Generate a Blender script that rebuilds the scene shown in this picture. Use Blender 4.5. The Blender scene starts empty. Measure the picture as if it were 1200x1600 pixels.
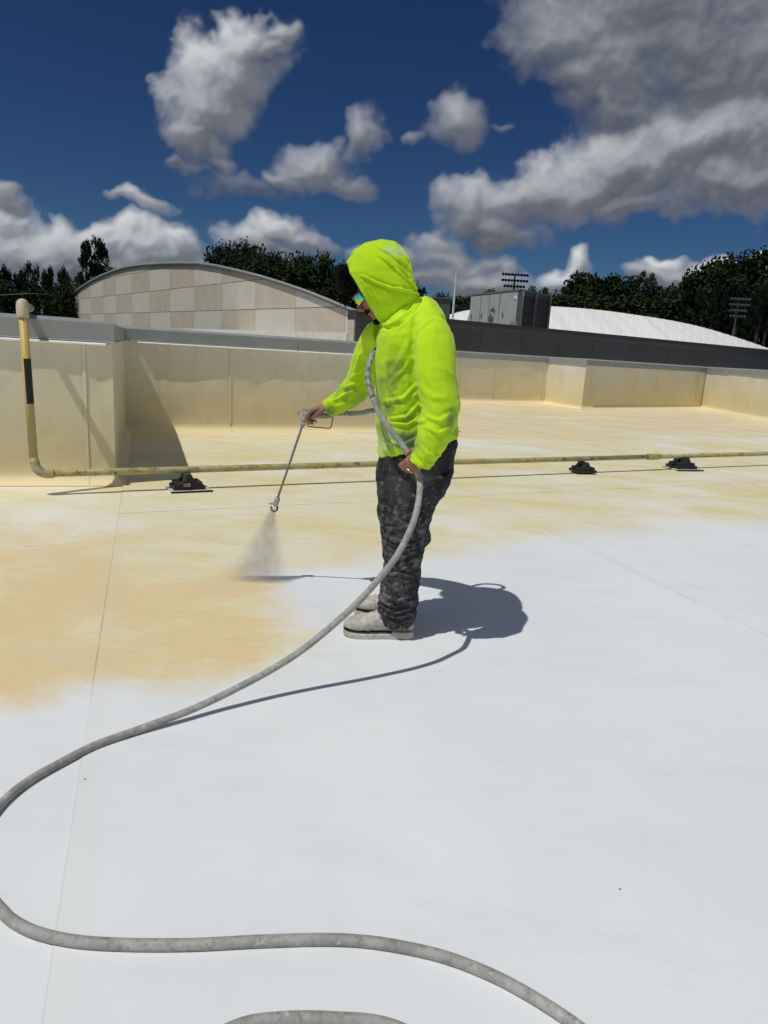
import bpy, bmesh, math, random
from mathutils import Vector, Matrix, noise
random.seed(7)
S = bpy.context.scene
COL = S.collection
R = math.radians

# ------------------------------------------------------------------ camera
F, CH = 1100.0, 1.25
PITCH, ROLL = math.atan(252 / F), R(3.5)
cp, sp = math.cos(PITCH), math.sin(PITCH)
cr, sr = math.cos(ROLL), math.sin(ROLL)
U_ = Vector((0, sp, cp)); X_ = Vector((1, 0, 0)); FW = Vector((0, cp, -sp))
RIGHT = X_ * cr + U_ * sr
UP = U_ * cr - X_ * sr
cam_d = bpy.data.cameras.new('camera'); cam = bpy.data.objects.new('camera', cam_d); COL.objects.link(cam)
cam_d.sensor_fit = 'VERTICAL'; cam_d.sensor_height = 36; cam_d.sensor_width = 27
cam_d.lens = F / 1600 * 36; cam_d.clip_start = 0.05; cam_d.clip_end = 3000
m = Matrix.Identity(4)
for i in range(3):
    m[i][0] = RIGHT[i]; m[i][1] = UP[i]; m[i][2] = -FW[i]
m.translation = (0, 0, CH)
cam.matrix_world = m
S.camera = cam

# ------------------------------------------------------------------ sun, exposure
SHX, SHY = .39, .335                       # shadow offset per metre of height
sun_dir = Vector((-SHX, -SHY, 1)).normalized()
SUN_EL = math.asin(sun_dir.z)
sl = bpy.data.lights.new('sun', 'SUN'); sl.energy = 2.75; sl.angle = R(0.53); sl.color = (1, .965, .91)
so = bpy.data.objects.new('sun', sl); COL.objects.link(so)
so.rotation_euler = sun_dir.to_track_quat('Z', 'Y').to_euler()
S.view_settings.view_transform = 'Standard'; S.view_settings.look = 'None'
S.view_settings.exposure = 0; S.view_settings.gamma = 1; S.view_settings.use_curve_mapping = False


# ------------------------------------------------------------------ projection helpers (pixel of the 1200x1600 photo -> point in the place)
def ray(px, py):
    return RIGHT * ((px - 600) / F) + UP * ((800 - py) / F) + FW


def G(px, py, z=0.0):
    r = ray(px, py); t = (z - CH) / r.z
    return Vector((r.x * t, r.y * t, z))


def at(px, py, Y):
    r = ray(px, py); t = Y / r.y
    return Vector((r.x * t, Y, CH + r.z * t))


def onplane(px, py, P0, az):
    n = Vector((math.cos(az), -math.sin(az), 0))
    r = ray(px, py); o = Vector((0, 0, CH))
    t = (Vector(P0) - o).dot(n) / r.dot(n)
    return o + r * t


# ------------------------------------------------------------------ node helpers
class NT:
    def __init__(s, nt):
        s.nt = nt; s.L = nt.links

    def n(s, typ, **kw):
        nd = s.nt.nodes.new(typ)
        for k, v in kw.items():
            if k.startswith('i_'):
                key = k[2:]
                key = int(key) if key.isdigit() else key.replace('_', ' ')
                s.put(nd.inputs[key], v)
            else:
                setattr(nd, k, v)
        return nd

    def put(s, inp, v):
        if isinstance(v, bpy.types.NodeSocket): s.L.new(v, inp)
        elif isinstance(v, (tuple, list, Vector)):
            v = tuple(v)
            inp.default_value = v if len(v) == len(inp.default_value) else v + (1,)
        else: inp.default_value = v

    def m(s, op, a, b=None, c=None, clamp=False):
        nd = s.nt.nodes.new('ShaderNodeMath'); nd.operation = op; nd.use_clamp = clamp
        s.put(nd.inputs[0], a)
        if b is not None: s.put(nd.inputs[1], b)
        if c is not None: s.put(nd.inputs[2], c)
        return nd.outputs[0]

    def vm(s, op, a, b=None, scale=None):
        nd = s.nt.nodes.new('ShaderNodeVectorMath'); nd.operation = op
        s.put(nd.inputs[0], a)
        if b is not None: s.put(nd.inputs[1], b)
        if scale is not None: s.put(nd.inputs['Scale'], scale)
        return nd.outputs['Value'] if op in ('LENGTH', 'DOT_PRODUCT', 'DISTANCE') else nd.outputs[0]

    def noise(s, vec, scale, detail=4, rough=.55, dist=0, out=0):
        nd = s.nt.nodes.new('ShaderNodeTexNoise')
        if vec is not None: s.put(nd.inputs['Vector'], vec)
        nd.inputs['Scale'].default_value = scale; nd.inputs['Detail'].default_value = detail
        nd.inputs['Roughness'].default_value = rough; nd.inputs['Distortion'].default_value = dist
        return nd.outputs[out]

    def smooth(s, v, lo, hi, a=0., b=1.):
        nd = s.nt.nodes.new('ShaderNodeMapRange'); nd.interpolation_type = 'SMOOTHSTEP'
        s.put(nd.inputs[0], v)
        for i, x in enumerate((lo, hi, a, b)): s.put(nd.inputs[i + 1], x)
        return nd.outputs[0]

    def mix(s, f, a, b, typ='MIX'):
        nd = s.nt.nodes.new('ShaderNodeMix'); nd.data_type = 'RGBA'; nd.blend_type = typ
        s.put(nd.inputs[0], f); s.put(nd.inputs[6], a); s.put(nd.inputs[7], b)
        return nd.outputs[2]

    def mapping(s, vec, loc=(0, 0, 0), rot=(0, 0, 0), sc=(1, 1, 1), typ='POINT'):
        nd = s.nt.nodes.new('ShaderNodeMapping'); nd.vector_type = typ
        s.put(nd.inputs[0], vec)
        nd.inputs[1].default_value = loc; nd.inputs[2].default_value = rot; nd.inputs[3].default_value = sc
        return nd.outputs[0]


MATS = {}


def mat(name, fn=None, col=(.5, .5, .5), rough=.6, metal=0., var=.12, scale=8., bump=.0, bscale=60., spec=.5, dirt=None):
    """generic procedural material: base colour broken up by noise, optional dirt colour and bump"""
    if name in MATS: return MATS[name]
    mt = bpy.data.materials.new(name); mt.use_nodes = True
    nt = mt.node_tree; b = nt.nodes['Principled BSDF']; t = NT(nt)
    if fn: fn(t, b)
    else:
        tc = t.n('ShaderNodeTexCoord').outputs['Object']
        n1 = t.noise(tc, scale, 6, .6)
        c0 = tuple(c * (1 - var) for c in col); c1 = tuple(min(1, c * (1 + var)) for c in col)
        c = t.mix(t.smooth(n1, .35, .65), c0, c1)
        if dirt:
            dcol, amt = dirt
            n2 = t.noise(tc, scale * 2.7, 8, .7)
            c = t.mix(t.smooth(n2, 1 - amt - .03, 1 - amt + .08), c, dcol)
        t.put(b.inputs['Base Color'], c)
        rr = t.m('MULTIPLY_ADD', t.noise(tc, scale * 3, 4), .25, rough - .12, clamp=True)
        t.put(b.inputs['Roughness'], rr)
        b.inputs['Metallic'].default_value = metal
        b.inputs['Specular IOR Level'].default_value = spec
        if bump:
            bp = t.n('ShaderNodeBump'); bp.inputs['Strength'].default_value = bump; bp.inputs['Distance'].default_value = .01
            t.put(bp.inputs['Height'], t.noise(tc, bscale, 5, .6)); t.put(b.inputs['Normal'], bp.outputs[0])
    MATS[name] = mt
    return mt


# ------------------------------------------------------------------ world: clear blue sky with broken cumulus
W = bpy.data.worlds.new('World'); S.world = W; W.use_nodes = True
wt = NT(W.node_tree)
bg = W.node_tree.nodes['Background']
sky = wt.n('ShaderNodeTexSky'); sky.sky_type = 'NISHITA'; sky.sun_disc = False
sky.sun_elevation = SUN_EL; sky.sun_rotation = math.atan2(sun_dir.x, sun_dir.y)
sky.air_density = 1.0; sky.dust_density = .3; sky.ozone_density = 4.0; sky.altitude = 300
skyc = sky.outputs[0]


def px_uv(px, py):
    r = ray(px, py); return r.x / r.y, r.z / r.y



# ---- the cumulus field is computed here as colour and cover over gnomonic sky directions, then hung on the world
import numpy as np


def make_clouds(CL, px_uv, ROLLD, F, W=1800, H=840, U0=-1.2, U1=1.2, V0=-.12, V1=1.0, seed=5):
    """painter of the cumulus field: thickness from soft banks + billowing noise, lit like a relief by the sun"""
    rs = np.random.RandomState(seed)
    u = np.linspace(U0, U1, W, dtype=np.float32)[None, :] * F
    v = np.linspace(V0, V1, H, dtype=np.float32)[:, None] * F
    u = np.broadcast_to(u, (H, W)).copy(); v = np.broadcast_to(v, (H, W)).copy()

    def vnoise(x, y, per, sd):
        r = np.random.RandomState(sd); N = 256; ang = r.rand(N, N) * 6.2832; gx = np.cos(ang).astype(np.float32); gy = np.sin(ang).astype(np.float32)
        X = x / per + 1000; Y = y / per + 1000; xi = np.floor(X).astype(np.int32); yi = np.floor(Y).astype(np.int32); fx = X - xi; fy = Y - yi
        sx = fx * fx * fx * (fx * (fx * 6 - 15) + 10); sy = fy * fy * fy * (fy * (fy * 6 - 15) + 10)

        def g(ix, iy, dx, dy): a, b = ix % N, iy % N; return gx[b, a] * dx + gy[b, a] * dy
        n0 = g(xi, yi, fx, fy) * (1 - sx) + g(xi + 1, yi, fx - 1, fy) * sx
        n1 = g(xi, yi + 1, fx, fy - 1) * (1 - sx) + g(xi + 1, yi + 1, fx - 1, fy - 1) * sx
        return (n0 * (1 - sy) + n1 * sy) * 1.5

    # domain warp
    wx = vnoise(u, v, 90, 1) * 22 + vnoise(u, v, 38, 2) * 10 + vnoise(u, v, 14, 3) * 4
    wy = vnoise(u, v, 90, 4) * 18 + vnoise(u, v, 38, 5) * 10 + vnoise(u, v, 14, 6) * 4
    x = u + wx; y = v + wy
    bank = np.full((H, W), -9., np.float32); den = np.full((H, W), 1e-6, np.float32); num = np.zeros((H, W), np.float32); vert = np.zeros((H, W), np.float32); sof = np.zeros((H, W), np.float32)
    for (cx, cy, rx, ry, an, br, so_) in CL:
        a, b = px_uv(cx, cy); a *= F; b *= F
        t = math.radians(an) - ROLLD; c, s = math.cos(t), math.sin(t)
        dx, dy = x - a, y - b
        p = (dx * c + dy * s) / rx; q = (-dx * s + dy * c) / ry
        d2 = p * p + q * q
        f = 1 - np.sqrt(d2 + .02) * 1.0
        k = .16; m = np.maximum(bank, f); bank = m + k * np.log1p(np.exp(-np.abs(bank - f) / k)) * .5
        w = np.exp(-d2 * 1.6) + 1e-7
        den += w; num += w * br; sof += w * so_; vert += w * np.clip(q, -1.2, 1.2)
    br = num / den; so_ = sof / den; vert = vert / den
    bank = np.clip(bank, -3, 1.2)
    # billows
    bil = np.zeros((H, W), np.float32); amp = 1.; per = 70.; tot = 0
    xx, yy = u + wx * .8, v + wy * .8
    for o in range(6):
        n = vnoise(xx, yy, per, 20 + o)
        bil += amp * np.sqrt(n * n + .006) * 2.4; tot += amp; amp *= .60; per *= .53
    bil /= tot
    fb = np.zeros((H, W), np.float32); amp = 1.; per = 120.
    for o in range(7):
        fb += amp * vnoise(u, v, per, 40 + o); amp *= .55; per *= .5
    bank = bank + .16
    D = bank + (bil - .55) * .34 + fb * .30
    Hh = np.clip(D, 0, None)
    # relief (in px): body dome + billows
    body = np.sqrt(np.clip(bank, 0, 1) + .02) * 120
    relief = body + bil * np.clip(.35 + bank * .8, 0, 1) * 24 + fb * 9
    sc = F * (U1 - U0) / W

    def blur(a, n):
        for _ in range(3):
            for ax in (0, 1):
                c = np.cumsum(np.pad(a, [(n + 1, n) if i == ax else (0, 0) for i in (0, 1)], mode='edge'), axis=ax, dtype=np.float64)
                a = ((np.take(c, range(2 * n + 1, c.shape[ax]), axis=ax) - np.take(c, range(0, c.shape[ax] - 2 * n - 1), axis=ax)) / (2 * n + 1)).astype(np.float32)
        return a
    gy, gx = np.gradient(blur(relief, 1), sc); L = np.array([-.35, .78, .52]); L /= np.linalg.norm(L)
    nz = 1 / np.sqrt(1 + gx * gx + gy * gy)
    lam = np.clip((-gx * L[0] - gy * L[1] + L[2]) * nz, 0, 1)
    rb = blur(relief, 9); gy2, gx2 = np.gradient(rb, sc); nz2 = 1 / np.sqrt(1 + gx2 ** 2 + gy2 ** 2)
    lam2 = np.clip((-gx2 * L[0] - gy2 * L[1] + L[2]) * nz2, 0, 1)
    cav = np.clip((relief - rb) / 14, -1, 1)
    core = np.clip(D - .35, 0, 1)
    lum = .345 + .23 * lam2 + .17 * lam + .07 * cav - .12 * core + .10 * np.tanh(vert * 1.2)
    lum = lum + (1 - np.clip(D / .5, 0, 1)) * .08
    lum = lum * (.45 + br)
    lum = blur(np.clip(lum, .05, 1.0).astype(np.float32), 1) * .6 + np.clip(lum, .05, 1.0) * .4
    # ramp
    st = np.array([0, .2, .4, .6, .8, 1.0]); R_ = np.interp(lum, st, [.045, .095, .175, .30, .48, .70]); G_ = np.interp(lum, st, [.055, .108, .188, .315, .495, .71]); B_ = np.interp(lum, st, [.075, .135, .22, .35, .525, .73])
    e = .55 * so_
    al = np.clip(D / e, 0, 1); al = al ** .9
    al = al * np.clip(.90 + D, 0, 1)
    # thin veil round the banks
    veil = np.clip((bank + fb * .35 + .12) / .5, 0, 1) * .22 * np.clip(so_ - .6, 0, 1)
    al = 1 - (1 - al) * (1 - veil)
    ed = np.clip((1.2 * F - np.abs(u)) / (.25 * F), 0, 1) * np.clip((V1 * F - v) / (.2 * F), 0, 1)
    return np.stack([R_, G_, B_, al * ed], -1).astype(np.float32)


# pixel centre, radii, tilt, brightness, softness
CL = [
    (385, 62, 52, 40, 20, .60, 1.0), (352, 110, 70, 52, 15, .66, 1.0), (325, 165, 70, 58, 5, .58, 1.0), (312, 215, 50, 36, 0, .50, 1.2), (436, 52, 17, 14, 30, .45, 1.2), (418, 78, 20, 14, 40, .42, 1.3),
    (290, 262, 26, 8, -8, .30, 2.2), (340, 260, 22, 9, 0, .28, 2.2),
    (500, 262, 58, 30, 12, .42, 1.5), (558, 215, 24, 36, -10, .42, 1.5), (450, 274, 32, 12, 0, .40, 1.7), (535, 282, 44, 18, 0, .36, 1.6), (380, 290, 50, 14, 0, .2, 4),
    (722, 190, 38, 30, 10, .42, 1.6), (642, 208, 22, 12, 20, .34, 2.2), (795, 184, 14, 7, 0, .28, 3),
    (214, 314, 50, 14, -3, .60, 1.5), (0, 310, 34, 14, 0, .42, 1.3),
    (15, 385, 80, 40, 0, .58, 1.0), (100, 388, 70, 38, 0, .60, 1.0), (165, 382, 50, 24, 0, .66, 1), (225, 382, 60, 30, 0, .68, 1.0), (278, 382, 34, 26, 0, .72, 1), (10, 345, 30, 16, 0, .70, 1), (130, 425, 220, 50, 0, .56, 1), (60, 400, 130, 40, 0, .60, 1), (240, 400, 70, 34, 0, .62, 1), (-90, 380, 90, 60, 0, .55, 1),
    (432, 366, 46, 28, 0, .66, 1.1), (400, 385, 50, 22, 0, .6, 1.1), (364, 384, 20, 14, 0, .5, 1.3), (505, 390, 36, 12, 0, .38, 1.8), (470, 386, 24, 14, 0, .5, 1.3), (415, 400, 60, 16, 0, .45, 1.3),
    (890, 60, 85, 62, 0, .46, 1.5), (960, 105, 130, 66, -15, .38, 1.6), (1090, 70, 190, 90, 0, .22, 1.6), (1200, 100, 150, 80, 0, .20, 1.6), (1060, -10, 240, 80, 0, .32, 1.6), (900, 130, 60, 34, -30, .38, 1.8), (960, 165, 80, 26, -20, .30, 1.8), (1350, 30, 200, 130, 0, .3, 1.6),
    (742, 330, 48, 38, 10, .46, 1.1), (800, 318, 80, 42, 12, .46, 1.1), (870, 300, 90, 48, 14, .50, 1.1), (960, 278, 110, 54, 18, .52, 1.1), (1060, 240, 115, 66, 24, .58, 1.1), (1150, 205, 110, 66, 25, .66, 1.0), (1230, 200, 120, 100, 20, .6, 1.1),
    (780, 362, 74, 22, 0, .30, 1.4), (1150, 285, 120, 30, 5, .26, 1.4), (980, 318, 110, 20, 8, .24, 1.4), (1300, 260, 130, 60, 5, .4, 1.4),
    (682, 388, 44, 20, 0, .40, 1.3), (600, 404, 60, 16, 0, .42, 1.4), (700, 436, 60, 22, 0, .50, 1.2), (796, 422, 18, 20, 10, .62, 1), (640, 440, 40, 18, 0, .5, 1.2), (745, 445, 110, 24, 0, .50, 1.2), (700, 410, 70, 24, 0, .34, 1.6), (770, 405, 40, 14, 0, .30, 2),
    (908, 418, 24, 22, 30, .72, 1), (880, 442, 40, 18, 10, .66, 1), (1028, 414, 34, 12, 14, .80, 1), (1050, 438, 80, 20, 0, .50, 1.2), (985, 428, 26, 12, 0, .42, 1.5), (1182, 402, 22, 8, 20, .85, 1), (1150, 430, 90, 14, 0, .6, 1),
]


CW, CHT = 1800, 840
arr = make_clouds(CL, px_uv, ROLL, F, CW, CHT)
cimg = bpy.data.images.new('cloud_field', CW, CHT, alpha=True, float_buffer=True)
cimg.colorspace_settings.name = 'Non-Color'; cimg.alpha_mode = 'CHANNEL_PACKED'
cimg.pixels.foreach_set(arr.ravel()); cimg.update(); cimg.pack()

dirv = wt.n('ShaderNodeTexCoord').outputs['Generated']
sep = wt.n('ShaderNodeSeparateXYZ'); wt.put(sep.inputs[0], dirv)
yy = wt.m('MAXIMUM', sep.outputs[1], .12)
cmb = wt.n('ShaderNodeCombineXYZ')
wt.put(cmb.inputs[0], wt.m('MULTIPLY_ADD', wt.m('DIVIDE', sep.outputs[0], yy), 1 / 2.4, .5))
wt.put(cmb.inputs[1], wt.m('MULTIPLY_ADD', wt.m('DIVIDE', sep.outputs[2], yy), 1 / 1.12, .12 / 1.12))
tx = wt.n('ShaderNodeTexImage'); tx.image = cimg; tx.extension = 'CLIP'; tx.interpolation = 'Cubic'; wt.put(tx.inputs[0], cmb.outputs[0])
front = wt.smooth(sep.outputs[1], .15, .45)
alpha = wt.m('MULTIPLY', tx.outputs['Alpha'], front)
# scattered unseen clouds over the rest of the dome, brightened and thickened to lift shadows
gen = wt.m('MULTIPLY', wt.smooth(wt.noise(dirv, 2.6, 8, .6), .47, .62), wt.m('SUBTRACT', 1, front))
gen = wt.m('MULTIPLY', gen, wt.smooth(sep.outputs[2], .0, .15))
# deepen the blue the way the photograph does
SKY_STR = .055
hsv = wt.n('ShaderNodeGamma'); wt.put(hsv.inputs[0], wt.vm('SCALE', skyc, scale=SKY_STR)); hsv.inputs[1].default_value = 1.4
skyt = wt.vm('MULTIPLY', hsv.outputs[0], tuple(a / SKY_STR for a in (.56, .76, .96)))
K = 1 / SKY_STR
ccol = wt.vm('SCALE', tx.outputs['Color'], scale=K)
skyc2 = wt.mix(gen, skyt, (.52 * K, .53 * K, .55 * K))
fin = wt.mix(alpha, skyc2, ccol)
wt.put(bg.inputs[0], fin); bg.inputs[1].default_value = SKY_STR


# ------------------------------------------------------------------ object helpers
def tag(o, label=None, cat=None, group=None, kind=None):
    if label: o['label'] = label
    if cat: o['category'] = cat
    if group: o['group'] = group
    if kind: o['kind'] = kind
    return o


def empty(name, loc=(0, 0, 0), label=None, cat=None, group=None, rz=0):
    o = bpy.data.objects.new(name, None); COL.objects.link(o); o.location = loc; o.rotation_euler = (0, 0, rz)
    o.empty_display_size = .1
    return tag(o, label, cat, group)


def mesh_obj(name, vf, mt, parent=None, smooth=False, world=True, mats=None):
    if isinstance(vf, bpy.types.Mesh): me = vf
    else:
        me = bpy.data.meshes.new(name)
        me.from_pydata([tuple(v) for v in vf[0]], [], vf[1]); me.update()
        bm = bmesh.new(); bm.from_mesh(me); bmesh.ops.recalc_face_normals(bm, faces=bm.faces); bm.to_mesh(me); bm.free()
    o = bpy.data.objects.new(name, me); COL.objects.link(o)
    if mt:
        me.materials.clear(); me.materials.append(mt)
    if smooth: me.polygons.foreach_set('use_smooth', [True] * len(me.polygons))
    if parent:
        o.parent = parent
        if world: o.matrix_parent_inverse = pmat(parent).inverted()
    return o


def pmat(o):
    mm = Matrix.LocRotScale(o.location, o.rotation_euler, o.scale)
    if o.parent: mm = pmat(o.parent) @ o.matrix_parent_inverse @ mm
    return mm


def join(*vfs):
    V, Fc = [], []
    for v, f in vfs:
        n = len(V); V += list(v); Fc += [tuple(i + n for i in q) for q in f]
    return V, Fc


def box(c, s, M=None):
    x, y, z = [a / 2 for a in s]; c = Vector(c)
    V = [Vector((i, j, k)) for i in (-x, x) for j in (-y, y) for k in (-z, z)]
    V = [(M @ v if M else v) + c for v in V]
    return V, [(0, 1, 3, 2), (4, 6, 7, 5), (0, 4, 5, 1), (2, 3, 7, 6), (0, 2, 6, 4), (1, 5, 7, 3)]


def bev(vf, w, seg=2):
    me = bpy.data.meshes.new('t'); me.from_pydata([tuple(v) for v in vf[0]], [], vf[1]); bm = bmesh.new(); bm.from_mesh(me)
    bmesh.ops.recalc_face_normals(bm, faces=bm.faces)
    bmesh.ops.bevel(bm, geom=bm.edges[:] + bm.verts[:], offset=w, segments=seg, affect='EDGES', profile=.6)
    bm.verts.index_update()
    r = [v.co.copy() for v in bm.verts], [tuple(v.index for v in f.verts) for f in bm.faces]
    bm.free(); bpy.data.meshes.remove(me); return r


def frames(pts):
    T = []
    for i in range(len(pts)):
        a = pts[max(0, i - 1)]; b = pts[min(len(pts) - 1, i + 1)]
        T.append((b - a).normalized())
    n = T[0].orthogonal().normalized(); N = []
    for i, tt in enumerate(T):
        n = (n - tt * n.dot(tt)).normalized(); N.append(n.copy())
    return T, N


def tube(pts, r, n=10, caps=True):
    pts = [Vector(p) for p in pts]; T, N = frames(pts)
    if not isinstance(r, (list, tuple)): r = [r] * len(pts)
    V, Fc = [], []
    for p, t, nn, rr in zip(pts, T, N, r):
        b = t.cross(nn)
        ra, rb = rr if isinstance(rr, tuple) else (rr, rr)
        for k in range(n):
            a = 2 * math.pi * k / n; V.append(p + nn * math.cos(a) * ra + b * math.sin(a) * rb)
    for i in range(len(pts) - 1):
        for k in range(n):
            k2 = (k + 1) % n; Fc.append((i * n + k, i * n + k2, (i + 1) * n + k2, (i + 1) * n + k))
    if caps:
        Fc.append(tuple(range(n))[::-1]); Fc.append(tuple((len(pts) - 1) * n + k for k in range(n)))
    return V, Fc


def capsule(pts, r, n=12):
    """tube whose ends are rounded"""
    pts = [Vector(p) for p in pts]
    if not isinstance(r, (list, tuple)): r = [r] * len(pts)
    r = list(r); d0 = (pts[0] - pts[1]).normalized(); d1 = (pts[-1] - pts[-2]).normalized()
    a, b = r[0], r[-1]
    P0 = [pts[0] + d0 * a * k for k in (.98, .8, .45)]; Rr0 = [a * k for k in (.2, .6, .89)]
    P1 = [pts[-1] + d1 * b * k for k in (.45, .8, .98)]; Rr1 = [b * k for k in (.89, .6, .2)]
    return tube(P0 + pts + P1, Rr0 + r + Rr1, n)


def catmull(P, per=6):
    P = [Vector(p) for p in P]; Q = [P[0] * 2 - P[1]] + P + [P[-1] * 2 - P[-2]]; out = []
    for i in range(1, len(Q) - 2):
        a, b, c, d = Q[i - 1:i + 3]
        for k in range(per):
            t = k / per
            out.append(.5 * ((2 * b) + (c - a) * t + (2 * a - 5 * b + 4 * c - d) * t * t + (3 * b - a - 3 * c + d) * t ** 3))
    out.append(P[-1]); return out


def ellipsoid(c, r, M=None, nu=20, nv=12):
    c = Vector(c); V = [c + (M @ Vector((0, 0, r[2])) if M else Vector((0, 0, r[2])))]; Fc = []
    for i in range(1, nv):
        th = math.pi * i / nv
        for k in range(nu):
            a = 2 * math.pi * k / nu
            v = Vector((r[0] * math.sin(th) * math.cos(a), r[1] * math.sin(th) * math.sin(a), r[2] * math.cos(th)))
            V.append(c + (M @ v if M else v))
    v = Vector((0, 0, -r[2])); V.append(c + (M @ v if M else v))
    for k in range(nu): Fc.append((0, 1 + k, 1 + (k + 1) % nu))
    for i in range(nv - 2):
        for k in range(nu):
            a = 1 + i * nu; Fc.append((a + k, a + nu + k, a + nu + (k + 1) % nu, a + (k + 1) % nu))
    l = len(V) - 1; a = 1 + (nv - 2) * nu
    for k in range(nu): Fc.append((l, a + (k + 1) % nu, a + k))
    return V, Fc


def loft(rings, closed=True):
    n = len(rings[0]); V = [v for r in rings for v in r]; Fc = []
    for i in range(len(rings) - 1):
        for k in range(n):
            k2 = (k + 1) % n; Fc.append((i * n + k, i * n + k2, (i + 1) * n + k2, (i + 1) * n + k))
    if closed:
        Fc.append(tuple(range(n))[::-1]); Fc.append(tuple((len(rings) - 1) * n + k for k in range(n)))
    return V, Fc


def sring(a, b, w, yc, n=28, e=2.4, Y=None):
    """cross-section through photo points a (front) and b (back) on the plane y=yc, half width w across it"""
    pa = at(a[0], a[1], Y or yc); pb = at(b[0], b[1], Y or yc); c = (pa + pb) / 2; h = (pa - pb) / 2; c.y = yc
    out = []
    for k in range(n):
        t = 2 * math.pi * k / n; x, y = math.cos(t), math.sin(t)
        x = math.copysign(abs(x) ** (2 / e), x); y = math.copysign(abs(y) ** (2 / e), y)
        out.append(c + h * x + Vector((0, w * y, 0)))
    return out


def fuse(vf, voxel=.006, smooth=6, fac=.5):
    me = bpy.data.meshes.new('fuse'); me.from_pydata([tuple(v) for v in vf[0]], [], vf[1]); me.update()
    bm = bmesh.new(); bm.from_mesh(me); bmesh.ops.triangulate(bm, faces=[f for f in bm.faces if len(f.verts) > 4])
    bm.to_mesh(me); bm.free()
    o = bpy.data.objects.new('fuse', me); COL.objects.link(o)
    r = o.modifiers.new('r', 'REMESH'); r.mode = 'VOXEL'; r.voxel_size = voxel; r.use_smooth_shade = True
    s = o.modifiers.new('s', 'SMOOTH'); s.factor = fac; s.iterations = smooth
    dg = bpy.context.evaluated_depsgraph_get(); dg.update()
    out = bpy.data.meshes.new_from_object(o.evaluated_get(dg))
    bpy.data.objects.remove(o); bpy.data.meshes.remove(me)
    return out


def fused_parts(vfs, voxel, smooth=6):
    """recalculates the normals of each closed part before fusing them"""
    outs = []
    for vf in vfs:
        me = bpy.data.meshes.new('t'); me.from_pydata([tuple(v) for v in vf[0]], [], vf[1]); bm = bmesh.new(); bm.from_mesh(me)
        bmesh.ops.recalc_face_normals(bm, faces=bm.faces); bm.verts.index_update()
        outs.append(([v.co.copy() for v in bm.verts], [tuple(v.index for v in f.verts) for f in bm.faces])); bm.free(); bpy.data.meshes.remove(me)
    return fuse(join(*outs), voxel, smooth)


def segdist(p, a, b):
    d = b - a; t = max(0, min(1, (p - a).dot(d) / max(d.length_squared, 1e-9))); q = a + d * t
    return (p - q).length, t


def displace(me, fn):
    nr = [v.normal.copy() for v in me.vertices]
    for v, n in zip(me.vertices, nr): v.co = v.co + n * fn(v.co, n)
    me.update()


def fold_fn(folds, Y, side=lambda co, n: n.y < .35, k=1.0):
    """folds: [(list of photo points, height, width)] drawn on the cloth's side plane y=Y"""
    FL = []
    for pts, h, w in folds:
        q = [at(x, y, Y) for x, y in pts]; q = [Vector((p.x, p.z)) for p in q]; FL.append((q, h * k, w, min(v.x for v in q) - 4 * w, max(v.x for v in q) + 4 * w, min(v.y for v in q) - 4 * w, max(v.y for v in q) + 4 * w))

    def f(co, n):
        if not side(co, n): return 0
        p = Vector((co.x, co.z)); s = 0
        for q, h, w, x0, x1, z0, z1 in FL:
            if not (x0 < p.x < x1 and z0 < p.y < z1): continue
            best = 9; tt = 0
            for i in range(len(q) - 1):
                d, t = segdist(p, q[i], q[i + 1])
                if d < best: best = d; tt = (i + t) / (len(q) - 1)
            if best < w * 4:
                env = math.sin(math.pi * min(1, max(0, tt * .86 + .07))) ** .5
                s += h * env * (math.exp(-(best / w) ** 2) - .45 * math.exp(-((best - 1.9 * w) / (w)) ** 2))
        return s
    return f


NZ = noise.noise

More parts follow.
